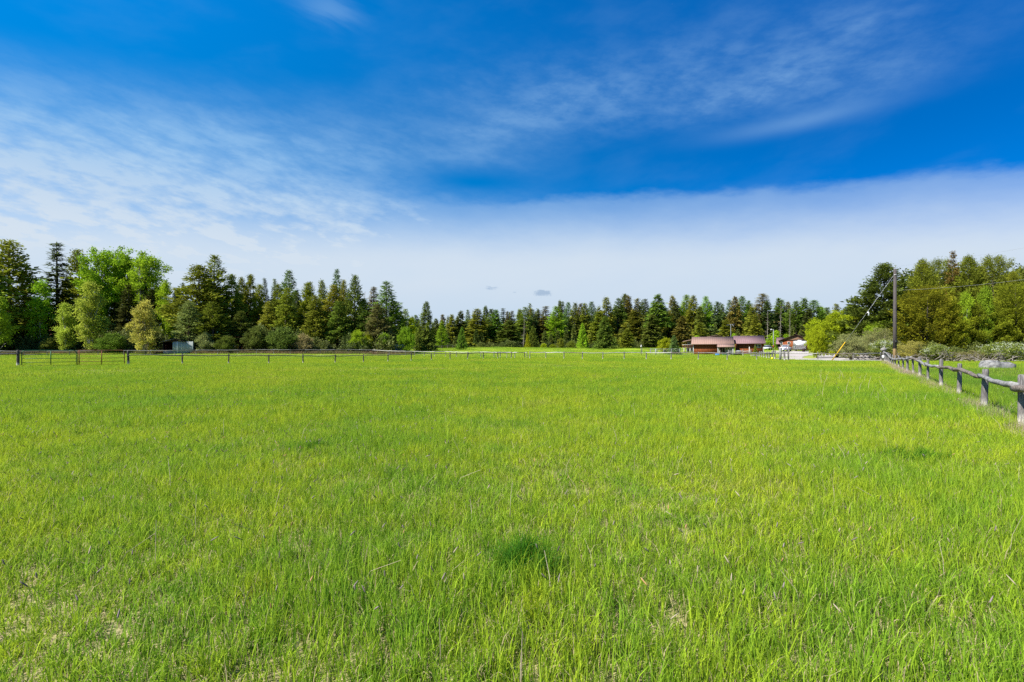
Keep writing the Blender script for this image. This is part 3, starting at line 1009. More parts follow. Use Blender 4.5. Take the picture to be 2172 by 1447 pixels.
tree('pine', 566, 640, 138, 'olive', 34)
tree('pine', 590, 604, 146, 'olive', 34)
tree('larch', 611, 574, 148, 'green', 48, 'tall blue-green larch standing above the pines in the middle of the left wood', 1)
tree('pine', 604, 612, 138, 'olive', 44)
tree('pine', 628, 620, 144, 'dark', 34)
tree('pine', 646, 601, 142, 'gold', 34)
tree('pine', 661, 599, 147, 'gold', 32)
tree('pine', 683, 594, 146, 'olive', 30)
tree('pine', 672, 628, 136, 'olive', 46)
tree('larch', 714, 571, 150, 'green', 38, 'tall green larch poking above golden pines right of centre of the left wood', 0)
tree('pine', 702, 604, 140, 'olive', 50)
tree('pine', 731, 594, 148, 'olive', 30)
tree('pine', 722, 640, 136, 'deep', 44)
tree('pine', 753, 585, 140, 'deep', 42, 'slim dark pine standing a little apart from its neighbours with sky on both sides', 2)
tree('deadtree', 773, 616, 146, 'grey', 14, 'bare dead snag between two pines near the right end of the left wood', 0)
tree('pine', 772, 634, 140, 'deep', 36)
tree('spruce', 795, 608, 146, 'brownish', 40, 'brownish spruce top just left of the last big larch', 1)
tree('larch', 821, 596, 140, 'green', 66, 'last big green larch at the right end of the left wood', 0)
tree('pine', 806, 646, 132, 'grey', 48)
tree('larch', 838, 640, 146, 'deep', 50)
tree('larch', 858, 655, 162, 'lime', 34, 'small yellow larch at the right end of the left wood', 0)
tree('aspen', 872, 672, 168, 'lime', 26, 'yellow-green aspen just left of the dark spruce in the wood gap', 0)
# shrubs at the foot of the left wood
tree('shrub', 761, 700, 128, 'leafgreen', 38, 'bright green bush second left of the white trailer', 0)
tree('shrub', 783, 704, 129, 'lime', 22, 'small yellow-green bush between two green bushes left of the trailer', 1)
tree('shrub', 818, 706, 129, 'bright', 36, 'green bush touching the left side of the white trailer', 0)
tree('shrub', 861, 690, 131, 'bright', 36, 'tall green bush right of the white trailer', 1)
tree('shrub', 543, 692, 126, 'willow', 60, 'left one of the two big dull willow bushes right of the green roof', 0)
tree('shrub', 602, 690, 125, 'willow', 66, 'right one of the two big dull willow bushes right of the green roof', 1)
tree('shrub', 645, 707, 126, 'grey', 46, 'greyish bush to the right of the two big willow bushes', 2)
tree('shrub', 478, 712, 123, 'deep', 44, 'low deep green bush in front of the green-roofed cabin', 0)
tree('shrub', 436, 705, 124, 'grey', 40, 'grey twiggy bush right of the metal shed', 2)
tree('shrub', 238, 704, 122, 'green', 52, 'green bush left of the straw-yellow tree', 1)
tree('shrub', 108, 716, 126, 'deep', 44, 'low deep green bush right of the thin pale trunk', 0)
tree('shrub', 15, 712, 126, 'deep', 50, 'low deep green bush behind the left end of the green gate', 1)

# --- meadow trees in front of the centre wood
tree('yardspruce', 903, 640, 156, 'deep', 62, 'broad lone conifer in the gap between the two woods', 0)
tree('yardspruce', 979, 694, 168, 'green', 28, 'small conical spruce at the meadow edge right of the wood gap', 1)
tree('larch', 938, 680, 190, 'bright', 22, 'small bright green larch right of the broad conifer in the wood gap', 0)
tree('yardspruce', 1284, 671, 172, 'deep', 60, 'lone bushy spruce standing forward on the meadow and casting a shadow', 0)
tree('yardspruce', 1236, 686, 196, 'bright', 30, 'bright green conical larch left of the lone meadow spruce', 1)
tree('yardspruce', 1131, 692, 200, 'deep', 30, 'deep green conical spruce beside the small yellow-green one', 1)
tree('yardspruce', 1120, 708, 196, 'lime', 14, 'small yellow-green conical tree at the edge of the centre wood', 1)
tree('yardspruce', 1430, 711, 122, 'bluish', 34, 'squat blue-green spruce at the left end of the long brown house', 0)
tree('shrub', 1414, 716, 128, 'lime', 38, 'yellow-green bush just left of the squat blue-green spruce', 0)
tree('shrub', 1153, 728, 198, 'lime', 14, 'leftmost small yellow-green bush along the centre wood edge', 0)
tree('shrub', 1173, 729, 199, 'gold', 14, 'second small golden bush along the centre wood edge', 1)
tree('shrub', 1190, 717, 199, 'olive', 18, 'olive bush third along the centre wood edge', 0)
tree('shrub', 1212, 722, 199, 'olive', 20, 'olive bush left of the bright conical larch', 1)
tree('yardspruce', 1602, 733, 117, 'olive', 13, 'little dull pine before the window of the long brown house', 1)

# --- centre wood
CW = [  # px, top, depth, colour, width px, kind
    (882, 668, 225, 'green', 20, 'fir'), (925, 676, 228, 'deep', 18, 'fir'), (939, 667, 232, 'brownish', 20, 'fir'), (957, 667, 226, 'olive', 22, 'fir'),
    (976, 660, 230, 'deep', 24, 'fir'), (994.6, 656.7, 236, 'bluish', 14, 'larch'), (1011, 655, 214, 'olive', 42, 'fir'),
    (1031.5, 650, 232, 'deep', 20, 'fir'), (1042, 656, 222, 'deep', 28, 'fir'), (1054, 657, 218, 'green', 28, 'fir'),
    (1068, 652, 238, 'dark', 15, 'spruce'), (1077, 660, 234, 'brownish', 14, 'fir'), (1085, 659, 236, 'brownish', 15, 'spruce'), (1082, 680, 212, 'deep', 38, 'fir'),
    (1102.5, 656, 230, 'olive', 20, 'fir'), (1114.5, 651, 228, 'green', 24, 'larch'), (1124, 656, 236, 'brownish', 16, 'fir'),
    (1131, 656, 233, 'bluish', 16, 'larch'), (1142, 656, 238, 'dark', 18, 'spruce'), (1159.6, 648, 232, 'brownish', 24, 'spruce'),
    (1177, 650, 226, 'bright', 26, 'larch'), (1188, 638, 236, 'deep', 16, 'fir'), (1195, 639.6, 238, 'green', 16, 'larch'),
    (1204.7, 641.7, 234, 'bluish', 18, 'larch'), (1220, 642.6, 230, 'deep', 26, 'fir'), (1230.5, 643.5, 238, 'brownish', 20, 'spruce'),
    (1243, 642.6, 228, 'olive', 26, 'fir'), (1255, 640, 236, 'bluish', 20, 'larch'), (1285.7, 630.6, 228, 'olive', 34, 'fir'),
    (1270, 662, 216, 'olive', 34, 'fir'), (1309.7, 632.5, 232, 'green', 26, 'larch'), (1323.5, 625, 238, 'deep', 22, 'pine'),
    (1337, 627, 234, 'brownish', 26, 'fir'), (1350, 633, 236, 'grey', 26, 'fir'), (1344.7, 659, 214, 'olive', 46, 'fir'),
    (1328, 698, 198, 'olive', 26, 'fir'), (1371.4, 634, 232, 'dark', 20, 'larch'), (1396, 625, 205, 'green', 34, 'barefir'),
    (1382, 668, 202, 'deep', 30, 'fir'), (1412, 655, 225, 'dark', 30, 'fir'), (1427.5, 628, 232, 'grey', 24, 'fir'), (1419, 664, 212, 'olive', 30, 'fir'),
    (1434, 640, 228, 'dark', 30, 'fir'), (1452.5, 626, 236, 'bright', 26, 'larch'), (1447, 670, 190, 'brownish', 30, 'fir'),
    (1470, 627, 228, 'olive', 32, 'fir'), (1488, 650, 220, 'deep', 26, 'fir'), (1495, 629, 234, 'bright', 22, 'larch'),
    (1484, 683, 180, 'olive', 26, 'fir'), (1505, 640, 238, 'green', 22, 'larch'), (1519, 640, 230, 'bluish', 30, 'fir'),
    (1532, 645.5, 236, 'green', 22, 'fir'), (1540, 678, 170, 'olive', 28, 'fir'), (1550, 636, 236, 'bluish', 18, 'larch'),
    (1561, 629, 226, 'brownish', 30, 'fir'), (1573, 629, 236, 'green', 24, 'larch'), (1587, 638.5, 234, 'green', 24, 'fir'),
    (1596, 652, 218, 'olive', 30, 'fir'), (1615, 623, 228, 'grey', 34, 'spruce'), (1627, 638, 222, 'dark', 28, 'fir'),
    (1604, 668, 200, 'olive', 24, 'fir'), (1652, 633, 232, 'green', 26, 'fir'), (1661, 636, 236, 'bluish', 22, 'larch'),
    (1676, 640, 234, 'olive', 24, 'fir'), (1689, 639, 225, 'green', 26, 'larch'), (1706, 632, 226, 'green', 34, 'fir'),
    (1718, 655, 214, 'dark', 26, 'fir'), (1730, 637, 228, 'green', 32, 'larch'), (1741, 650, 232, 'deep', 26, 'fir'),
    (1752, 652, 236, 'bluish', 22, 'larch'), (1775, 644, 222, 'olive', 24, 'fir'), (1794.5, 651, 230, 'bluish', 18, 'larch'),
    (1807.6, 645.6, 232, 'bluish', 22, 'larch'), (1824, 652, 224, 'brownish', 26, 'fir'), (1762, 668, 210, 'deep', 28, 'fir')]
for (px, top, Z, c, w, k) in CW:
    tree(k, px, top, Z, c, w * 1.65)
for (px, top, Z, w) in ((1627, 660, 196, 16), (1654, 646, 190, 18), (1675, 656, 194, 13), (1110, 676, 205, 16)):
    tree('deadtree', px, top, Z, 'grey', w)
for (px, top, Z, w, lab) in ((1556, 706, 150, 20, 'fresh green aspen behind the ridge of the long brown house'),
                             (1480, 710, 146, 18, 'fresh green aspen above the left part of the long brown house roof'),
                             (1645, 700, 156, 30, 'fresh green aspen between the long brown house and the garage'),
                             (1632, 716, 150, 24, 'lower fresh green aspen right against the gable end of the brown house'),
                             (1668, 708, 164, 22, 'fresh green aspen behind the left roof slope of the garage')):
    tree('aspen', px, top, Z, 'leafgreen', w, lab, 1)

# --- right wood
tree('densepine', 1880, 561, 84, 'deep', 170, 'dark cone-shaped pine directly behind the utility pole', 2)
tree('densepine', 1956, 553, 84, 'olive', 84, 'tall olive pine first right of the utility pole', 1)
tree('densepine', 1996, 556, 90, 'olive', 74, 'olive pine left of the brown-topped spruce', 0)
tree('ragspruce', 2018, 531, 88, 'brownish', 74, 'brown-topped spruce sticking out of the right wood', 0)
tree('densepine', 2060, 546, 86, 'olive', 92, 'tallest olive pine right of the brown-topped spruce', 1)
tree('densepine', 2112, 550, 84, 'olive', 86, 'olive pine at the shoulder of the right wood', 0)
tree('densepine', 2155, 578, 80, 'olive', 70, 'olive pine near the right edge sloping down behind the flowering bush', 1)
tree('densepine', 2215, 600, 78, 'olive', 90, 'olive pine cut by the right edge of the frame', 0)
tree('densepine', 1965, 612, 77, 'gold', 96, 'golden young pine in front right of the utility pole', 0)
tree('densepine', 2020, 640, 75, 'gold', 80, 'shorter golden young pine in the middle of the right wood front', 1)
tree('densepine', 2078, 646, 75, 'gold', 84, 'golden young pine right of the middle in the right wood front', 0)
tree('densepine', 2158, 606, 74, 'gold', 96, 'golden young pine behind the white flowering bush', 0)
tree('densepine', 2120, 670, 78, 'deep', 60, 'low dark pine in the shade behind the boulder', 1)
tree('smallaspen', 2094, 590, 73.5, 'bright', 28, 'tall bright green sapling among golden pines', 0)
tree('smallaspen', 2042, 602, 74, 'bright', 26, 'shorter bright green sapling among golden pines', 0)
tree('densepine', 1930, 668, 82, 'deep', 60, 'low dark pine close behind the utility pole foot', 1)
tree('yardshrub', 1775, 661, 92, 'lime', 128, 'big yellow-green bush between the garage and the utility pole', 0)
tree('yardshrub', 1733, 690, 84, 'lime', 44, 'round yellow-green bush overhanging the gravel yard', 0)
tree('yardshrub', 1866, 672, 82, 'bright', 62, 'green bush left of the utility pole', 0)
tree('yardshrub', 1862, 694, 75, 'grey', 76, 'greyish twiggy bush in front of the green one by the pole', 1)
tree('yardshrub', 1805, 706, 73, 'grey', 80, 'greyish olive bush behind the yellow guy wire guard', 1)
tree('yardshrub', 1935, 722, 66.5, 'straw', 70, 'straw-coloured low bush just right of the utility pole', 1)
tree('yardshrub', 1990, 738, 66, 'olive', 60, 'low olive bush behind the dead branches', 0)
tree('yardshrub', 2062, 742, 66, 'grey', 54, 'low greyish bush behind the dead branches right of the olive one', 1)


def finish_labels():
    """words for the trees that are not described above: kind, hue and their place beside something easy to find"""
    marks = [(377, 'the metal shed'), (611, 'the tall blue-green larch'), (753, 'the slim dark pine standing apart'), (903, 'the broad lone conifer in the gap'),
             (1284, 'the lone meadow spruce'), (1396, 'the fir with a bare red trunk'), (1540, 'the long brown house'), (1688, 'the garage')]
    ordn = ['first', 'second', 'third', 'fourth', 'fifth', 'sixth', 'seventh', 'eighth', 'ninth', 'tenth', 'eleventh', 'twelfth']
    todo = [t for t in TREES if not t['label']]
    bins = {}
    for t in todo:
        mx = min(marks, key=lambda m: abs(m[0] - t['px']))
        side = 'left' if t['px'] < mx[0] else 'right'
        t['_k'] = (mx[1], side, t['kind'].replace('barefir', 'fir'), t['col'])
        bins.setdefault(t['_k'], []).append((abs(t['px'] - mx[0]), t))
    for k, l in bins.items():
        l.sort(key=lambda q: q[0])
        for i, (_, t) in enumerate(l):
            nm = NAMES[t['kind']][1]
            if nm == 'dead tree':
                w = 'bare grey dead tree'
            else:
                w = '%s %s' % (CWORD[t['col']], nm)
            t['label'] = '%s %s to the %s of %s' % (ordn[i], w, k[1], k[0])


for t in TREES:
    if t['px'] == 1396: t['label'] = 'tall green fir with a long bare reddish trunk in the centre wood'
finish_labels()
rt = np.random.default_rng(99)
for t in TREES:
    e = plant(t, rt)

# ------------------------------------------------------------ wood behind and thicket at its foot
lowfir = [conifer(401, 18, 3.4, 0.0, 80, 0.05, 1.1, 34, 'cone', 0.15, 0.5, flat=0.4, bare_limbs=False),
          conifer(402, 18, 3.2, 0.05, 80, 0.15, 1.1, 34, 'spire', 0.15, 0.5, flat=0.4, bare_limbs=False)]


def wood_objs(name, src, cols, mat):
    out = []
    for k, (tk, cr, a, b_) in enumerate(src):
        me = cr.copy()
        me.materials.clear()
        me.materials.append(mat)
        out.append(me)
    return out


def flat_leaf(name, col, col2, trans=0.2):
    m, t, bs = new_mat(name)
    oi = t.n.new('ShaderNodeObjectInfo')
    v = t.attr('v')
    g = t.n.new('ShaderNodeNewGeometry')
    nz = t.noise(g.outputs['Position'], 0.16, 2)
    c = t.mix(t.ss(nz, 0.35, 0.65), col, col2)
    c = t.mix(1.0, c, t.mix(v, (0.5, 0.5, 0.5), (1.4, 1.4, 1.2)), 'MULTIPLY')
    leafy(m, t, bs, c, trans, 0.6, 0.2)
    return m


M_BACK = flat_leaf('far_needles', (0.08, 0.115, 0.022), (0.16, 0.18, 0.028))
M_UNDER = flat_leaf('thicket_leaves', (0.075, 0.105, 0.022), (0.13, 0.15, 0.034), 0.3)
pts, rot, scl, idx = [], [], [], []
r = np.random.default_rng(5)


def backrow(x0, x1, Z0, Z1, top0, top1, n):
    for i in range(n):
        px = x0 + (x1 - x0) * (i + r.random()) / n
        Z = Z0 + (Z1 - Z0) * r.random()
        X, _ = at(px, Z)
        tp = np.interp(px, [x0, x1], [top0, top1]) + r.normal() * 9
        h = alt(tp, Z) - Gf(X, Z)
        pts.append((X, Z, Gf(X, Z) - 0.2)); rot.append((0, 0, r.random() * 6.28))
        s = h / 18.0
        scl.append((max(s, 0.6) * 0.9, max(s, 0.6) * 0.9, s)); idx.append(r.integers(0, 2))


backrow(-120, 380, 168, 190, 652, 640, 34)
backrow(380, 860, 168, 190, 645, 668, 40)
backrow(850, 1090, 245, 275, 684, 676, 34)
backrow(1090, 1300, 245, 275, 672, 662, 34)
backrow(1300, 1860, 245, 275, 655, 668, 70)
backrow(860, 1860, 208, 218, 704, 700, 70)
backrow(1850, 2400, 105, 125, 640, 640, 34)
backrow(1915, 2200, 96, 104, 572, 585, 28)
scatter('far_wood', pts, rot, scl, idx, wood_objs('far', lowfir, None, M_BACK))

pts, rot, scl, idx = [], [], [], []
us = [broadleaf(501, 3, 2.6, 0.0, 34, 60, 0.32, 0.7, M_BARKD, 4, 0.04), broadleaf(502, 3, 2.4, 0.0, 30, 60, 0.34, 0.7, M_BARKD, 4, 0.04)]
for i in range(330):
    k = r.random()
    px = -100 + 960 * (i + r.random()) / 330
    Z = 127 + 34 * r.random()
    if 335 < px < 420 and Z < 140: continue
    if 445 < px < 530 and Z < 152: continue
    if 832 < px < 866 and Z < 140: continue
    X, _ = at(px, Z)
    s = 0.5 + 0.9 * r.random()
    pts.append((X, Z, Gf(X, Z) - 0.1)); rot.append((0, 0, r.random() * 6.28)); scl.append((s, s, s * (0.8 + 0.8 * r.random()))); idx.append(r.integers(0, 2))
for i in range(120):
    px = 870 + 980 * (i + r.random()) / 120
    Z = 203 + 12 * r.random()
    X, _ = at(px, Z)
    s = 0.5 + 0.5 * r.random()
    pts.append((X, Z, Gf(X, Z) - 0.1)); rot.append((0, 0, r.random() * 6.28)); scl.append((s, s, s)); idx.append(r.integers(0, 2))
for i in range(60):
    px = 1900 + 420 * (i + r.random()) / 60
    Z = 70 + 14 * r.random()
    X, _ = at(px, Z)
    s = 0.35 + 0.5 * r.random()
    pts.append((X, Z, Gf(X, Z) - 0.1)); rot.append((0, 0, r.random() * 6.28)); scl.append((s, s, s)); idx.append(r.integers(0, 2))
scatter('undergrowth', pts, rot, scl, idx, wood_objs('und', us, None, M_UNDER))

# dry weeds along the far fence and straw under the log fence
m, t, bs = new_mat('dry_straw')
v = t.attr('v')
leafy(m, t, bs, t.mix(v, (0.24, 0.18, 0.11), (0.60, 0.50, 0.36)), 0.3, 0.7, 0.2)
M_STRAW = m
m, t, bs = new_mat('dry_weed')
v = t.attr('v')
g = t.n.new('ShaderNodeNewGeometry')
nz = t.noise(g.outputs['Position'], 0.25, 3)
leafy(m, t, bs, t.mix(t.ss(nz, 0.35, 0.65), t.mix(v, (0.12, 0.085, 0.035), (0.30, 0.21, 0.11)), t.mix(v, (0.06, 0.08, 0.02), (0.17, 0.17, 0.05))), 0.3, 0.7, 0.2)
M_WEED = m
V, Fs, A = blades(900, 2.2, 0.3, 0.9, 0.05, 2, 0.5, 3, 5, 0)
wd = [mesh('weed', V, Fs, M_WEED, A)]
pts = []
for i in range(520):
    px = -90 + 950 * r.random()
    Z = (123 if px > 60 else 112) + 9 * r.random() ** 1.5
    X, _ = at(px, Z)
    pts.append((X, Z, Gf(X, Z)))
n = len(pts)
scatter('dry_weeds', pts, np.stack([np.zeros(n), np.zeros(n), r.random(n) * 6.28], -1), np.stack([np.ones(n), np.ones(n), 0.4 + 0.7 * r.random(n)], -1), np.zeros(n), wd)

# ------------------------------------------------------------ fences
post_meshes = []
for k in range(5):
    zz = np.array([0, 0.2, 0.45, 0.7, 0.92, 0.985, 1.0]) 
    V, f4, f3 = tube_arr(np.stack([0.012 * np.sin(zz * 3 + k), 0.01 * np.cos(zz * 4 + k), zz * 1.1], -1),
                         [0.070, 0.069, 0.067, 0.066, 0.065, 0.062, 0.046], 12, True, 0.035, k)
    post_meshes.append(mesh('post', V, [f3, f4], M_POST, None, True))


m_dp = M_POST.copy(); m_dp.name = 'dark_weathered_log'
for nd in m_dp.node_tree.nodes:
    if nd.type == 'MIX' and tuple(round(q, 3) for q in nd.inputs[6].default_value[:3]) == (0.045, 0.04, 0.036):
        nd.inputs[6].default_value = (0.018, 0.016, 0.014, 1); nd.inputs[7].default_value = (0.055, 0.048, 0.042, 1)
dark_posts = []
for me in post_meshes:
    c_ = me.copy(); c_.materials.clear(); c_.materials.append(m_dp); dark_posts.append(c_)


def fence(name, label, posts, rail_z, rail_r=0.045, rail_mat=M_RAILD, ends=None, post_mat=None, gap=()):
    """posts: (x, y, height, radius scale, tilt); one rail pole per span"""
    X0, Y0 = posts[0][0], posts[0][1]
    e = empty(name, (X0, Y0, Gf(X0, Y0)), label, 'fence')
    z0 = Gf(X0, Y0)
    for i, (x, y, h, rs, tl) in enumerate(posts):
        o = obj('post', (post_mat or post_meshes)[(i * 3 + 1) % 5], e, (x - X0, y - Y0, Gf(x, y) - z0 - 0.05))
        o.scale = (rs, rs, (h + 0.05) / 1.1)
        o.rotation_euler = (tl, tl * 0.6 * (-1) ** i, i * 1.7)
    for i in range(len(posts) - 1):
        if i in gap: continue
        x0, y0 = posts[i][:2]; x1, y1 = posts[i + 1][:2]
        dxy = np.array([x1 - x0, y1 - y0]); L_ = np.linalg.norm(dxy); dxy /= L_
        nrm = np.array([dxy[1], -dxy[0]])
        if np.dot(nrm, [-x0, -y0]) < 0: nrm = -nrm
        za = rail_z[i] if not np.isscalar(rail_z) else rail_z
        zb = rail_z[i + 1] if not np.isscalar(rail_z) else rail_z
        P = []
        for q in np.linspace(-0.02, 1.02, 12):
            wz = 0.03 * math.sin(q * 5 + i * 2.1) + 0.010 * math.sin(q * 17 + i)
            x = x0 + (x1 - x0) * q + nrm[0] * 0.10; y = y0 + (y1 - y0) * q + nrm[1] * 0.10
            P.append((x - X0, y - Y0, Gf(x, y) - z0 + za + (zb - za) * q + wz - 0.02 * abs(q - 0.5)))
        rm = rail_mat[i % len(rail_mat)] if isinstance(rail_mat, (list, tuple)) else rail_mat
        b = B()
        b.tube(P, np.linspace(rail_r * 1.15, rail_r * 0.85, len(P)) if i % 2 else np.linspace(rail_r * 0.85, rail_r * 1.15, len(P)), 8, True, 0.07, i)
        b.build('rail', rm, e, True)
    return e


def on_line(px, A, Bp):
    """point of the plan line A-B that is seen in column px"""
    u = (px - 1086.0) / F
    dx_, dy_ = Bp[0] - A[0], Bp[1] - A[1]
    s = (u * A[1] - A[0]) / (dx_ - u * dy_)
    return A[0] + s * dx_, A[1] + s * dy_


rf = np.random.default_rng(31)
# log fence on the right that runs away from the camera
A, Bp = (10.15, 10.2), (46.9, 64.6)
cols = [2270, 2166.5, 2089, 2033, 1995.5, 1969, 1951, 1937, 1925, 1915, 1906, 1899, 1893.5, 1889, 1885.5, 1882, 1879, 1876.5]
hts = [1.12, 1.10, 1.07, 1.10, 1.19, 1.11, 1.15, 1.08, 1.12, 0.93, 1.02, 1.0, 1.05, 1.1, 1.15, 1.2, 1.2, 1.25]
rz = [0.90, 0.86, 0.895, 0.905, 0.905, 0.885, 0.94, 1.05, 0.95, 0.86, 0.74, 0.68, 0.70, 0.82, 0.98, 1.10, 1.2, 1.22]
P = [(*on_line(c, A, Bp), h, s, tl) for c, h, s, tl in zip(cols, hts, [1.05, 1.0, 1.02, 0.95, 1.0, 0.75, 1.05, .8, 1.05, .85, .85, .95, .9, .95, .9, .95, .9, .9],
                                                        [0.02, 0.015, 0.0, -0.03, 0.02, -0.02, 0.01, .02, -.02, .03, -.02, .03, -.02, .01, .02, 0, .02, 0])]
e = fence('log_fence', 'weathered log fence with a crooked top rail running away on the right side', P, rz, 0.058,
          [M_RAILB, M_RAILG, M_RAILB, M_RAILB, M_RAILG, M_RAILG, M_RAILB, M_RAILG, M_RAILG, M_RAILG, M_RAILG, M_RAILG, M_RAILG, M_RAILG, M_RAILG, M_RAILG, M_RAILG])
# corner post of that fence with a pale lump on top
CX_, CY_ = 46.9, 64.6
e = empty('corner_post', (CX_, CY_, Gf(CX_, CY_)), 'dark corner post with a weathered burl on top and white tape around it', 'post')
b = B(); b.tube([(0, 0, 0), (0.01, 0, 0.7), (0, 0, 1.36)], [0.17, 0.16, 0.16], 10, True, 0.04, 2); b.build('shaft', M_RAILD, e, True)
b = B(); b.tube([(0, 0, 0.42), (0, 0, 0.78)], [0.19, 0.19], 10, True, 0.03, 3); b.build('tape', mat_plain('white_tape', (0.62, 0.64, 0.66), 0.6), e, True)
b = B()
b.tube([(-0.36, 0, 1.47), (-0.24, 0, 1.50), (0, 0, 1.54), (0.22, 0, 1.52), (0.36, 0, 1.46)], [0.10, 0.19, 0.22, 0.20, 0.08], 9, True, 0.10, 4)
b.tube([(0.04, 0, 1.55), (0.10, 0, 1.92)], [0.15, 0.04], 7, True, 0.1, 8)
b.build('burl', mat_rail('grey_burl', (0.09, 0.085, 0.08), (0.26, 0.245, 0.225)), e, True)
# wooden fence that crosses the far side, right half
cols = [1875, 1810, 1735, 1672, 1605, 1542.6, 1481, 1423.6, 1371, 1323.8, 1278.7, 1235.6, 1196, 1158, 1124]
A2, B2 = (38.84, 65.0), (2.8, 81.0)
P = [(*on_line(c, A2, B2), 1.2 + 0.05 * rf.normal(), 0.95 + 0.1 * rf.random(), 0.02 * rf.normal()) for c in cols]
P[0] = (46.6, 64.7, 1.2, 1.0, 0)
P[3] = (P[3][0], P[3][1], 1.35, 1.5, 0)
P = [tuple(p) for p in P]
fence('rail_fence', 'grey single-rail fence crossing the far side of the meadow before the brown house', P, 1.03, 0.05, [M_RAILG, M_RAILB, M_RAILW, M_RAILG, M_RAILG])
# left half
A3, B3 = (-37.2, 49.6), (3.0, 85.0)
cols = [272, 387, 485, 570, 643, 711, 770.5, 823, 872, 915, 955, 992, 1025, 1056, 1084.5, 1112.6]
P = [(*on_line(c, A3, B3), 1.12 + 0.04 * rf.normal(), 0.95 + 0.1 * rf.random(), 0.03 * rf.normal()) for c in cols]
P[0] = (P[0][0], P[0][1], 1.42, 1.4, 0)
fence('rail_fence', 'dark single-rail fence running from the rusty gate to the middle of the far side', P, 0.97, 0.05, [M_RAILD, M_RAILD, M_RAILB, M_RAILD], None, dark_posts)
cols = [-170, -60, 38]
P = [(*on_line(c, A3, B3), 1.42, 1.1, 0.0) for c in cols]
P[2] = (P[2][0], P[2][1], 1.5, 1.5, 0)
fence('rail_fence', 'short stretch of rail fence ending in a thick post left of the green gate', P, 1.18, 0.06, M_RAILD, None, dark_posts)
# fence at the back of the left pasture
cols = [-60, 2, 52, 100, 148, 208, 262, 320, 370, 416, 462, 504, 544.5, 580.7, 615.7, 648, 680, 710, 738.6, 762, 790]
A4, B4 = (-108, 108), (-34.0, 125.0)
P = [(*on_line(c, A4, B4), 1.15, 0.95, 0.02 * rf.normal()) for c in cols]
fence('rail_fence', 'grey single-rail fence along the brown weeds in front of the left wood', P, 1.03, 0.055, [M_RAILG, M_RAILG, M_RAILD])
# pale railed fence between the two pastures
cols = [790, 826, 860, 879.5, 900, 922, 945, 968, 993, 1020, 1048, 1061, 1075, 1092, 1118]
A5, B5 = (-34.0, 125.0), (2.6, 84.0)
P = [(*on_line(c, A5, B5), 1.12, 0.9, 0.02 * rf.normal()) for c in cols]
fence('rail_fence', 'pale-railed fence slanting between the two pastures in the middle distance', P, 1.0, 0.05, [M_RAILW, M_RAILW, M_RAILG])
# dark fence climbing the meadow edge to the centre wood
P = []
for q in np.linspace(0, 1, 11):
    x = -34.0 + (-22.5 + 34.0) * q; y = 127 + 68 * q
    P.append((x, y, 1.25, 1.0, 0.02 * rf.normal()))
fence('rail_fence', 'dark rail fence climbing behind the wood gap to the small conical spruce', P, 1.1, 0.07, M_RAILD)
# close-set posts beside the lane
cols = [(1663.8, 66.5, 1.3), (1655.5, 70, 1.75), (1643.5, 75.5, 1.35), (1637.5, 79, 1.2), (1631.5, 82.5, 1.2), (1626, 86.5, 1.2), (1620.5, 91, 1.15), (1616, 95, 1.15), (1611, 100, 1.15)]
P = [(*at(c, z), h, 1.55, 0.03 * rf.normal()) for (c, z, h) in cols]
fence('lane_fence', 'row of thick close-set posts running back along the left side of the gravel lane', P, 0.95, 0.05, M_RAILG)
P = [(*at(c, z), h, 1.3, 0) for (c, z, h) in ((1593, 104, 1.5), (1576, 105, 1.5), (1545, 106, 1.4))]
fence('yard_fence', 'short rail fence in front of the right part of the long brown house', P, 1.1, 0.05, M_RAILW)
e = empty('gate_post', (*at(1672.5, 63.0), Gf(*at(1672.5, 63.0))), 'tall slim grey post standing above the far fence beside the gravel lane', 'post')
b = B(); b.tube([(0, 0, 0), (0, 0, 2.1)], [0.085, 0.07], 8, True, 0.04, 5); b.build('shaft', M_POST, e, True)
e = empty('gate_post', (*at(1655, 68.3), Gf(*at(1655, 68.3))), 'thick short bleached post at the mouth of the gravel lane', 'post')
b = B(); b.tube([(0, 0, 0), (0, 0, 1.75)], [0.135, 0.12], 8, True, 0.04, 6); b.build('shaft', M_RAILG, e, True)

# straw and pale dead grass at the foot of the log fence
r = np.random.default_rng(8)
n = 900
s = r.random(n) ** 1.3
yy = 8.5 + 56 * s
xx = 3.27 + 0.675 * yy + r.normal(size=n) * 0.10 - 0.16
wgt = (np.sin(yy * 1.1) + np.sin(yy * 2.7 + 1) > -0.5) | (yy > 18)
xx, yy = xx[wgt], yy[wgt]
V, Fs, A_ = blades(60, 0.16, 0.08, 0.24, 0.006, 2, 0.9, 17, 0, 0)
V2, F2, A2_ = blades(46, 0.20, 0.10, 0.34, 0.005, 2, 0.6, 18, 0, 0)
n = len(xx)
scatter('fence_straw', np.stack([xx, yy, G(xx, yy)], -1), np.stack([np.zeros(n), np.zeros(n), r.random(n) * 6.28], -1),
        np.stack([1 + yy * 0.02, 1 + yy * 0.02, 0.75 + 0.5 * r.random(n)], -1), r.integers(0, 2, n),
        [mesh('straw', V, Fs, M_STRAW, A_), mesh('straw', V2, F2, M_STRAW, A2_)])

# ------------------------------------------------------------ pipe gates
M_GREENP = mat_plain('green_pipe', (0.012, 0.085, 0.040), 0.45, 0.0, 0.35, 3)
M_RUSTP = mat_plain('rusty_pipe', (0.16, 0.060, 0.035), 0.75, 0.0, 0.5, 3)


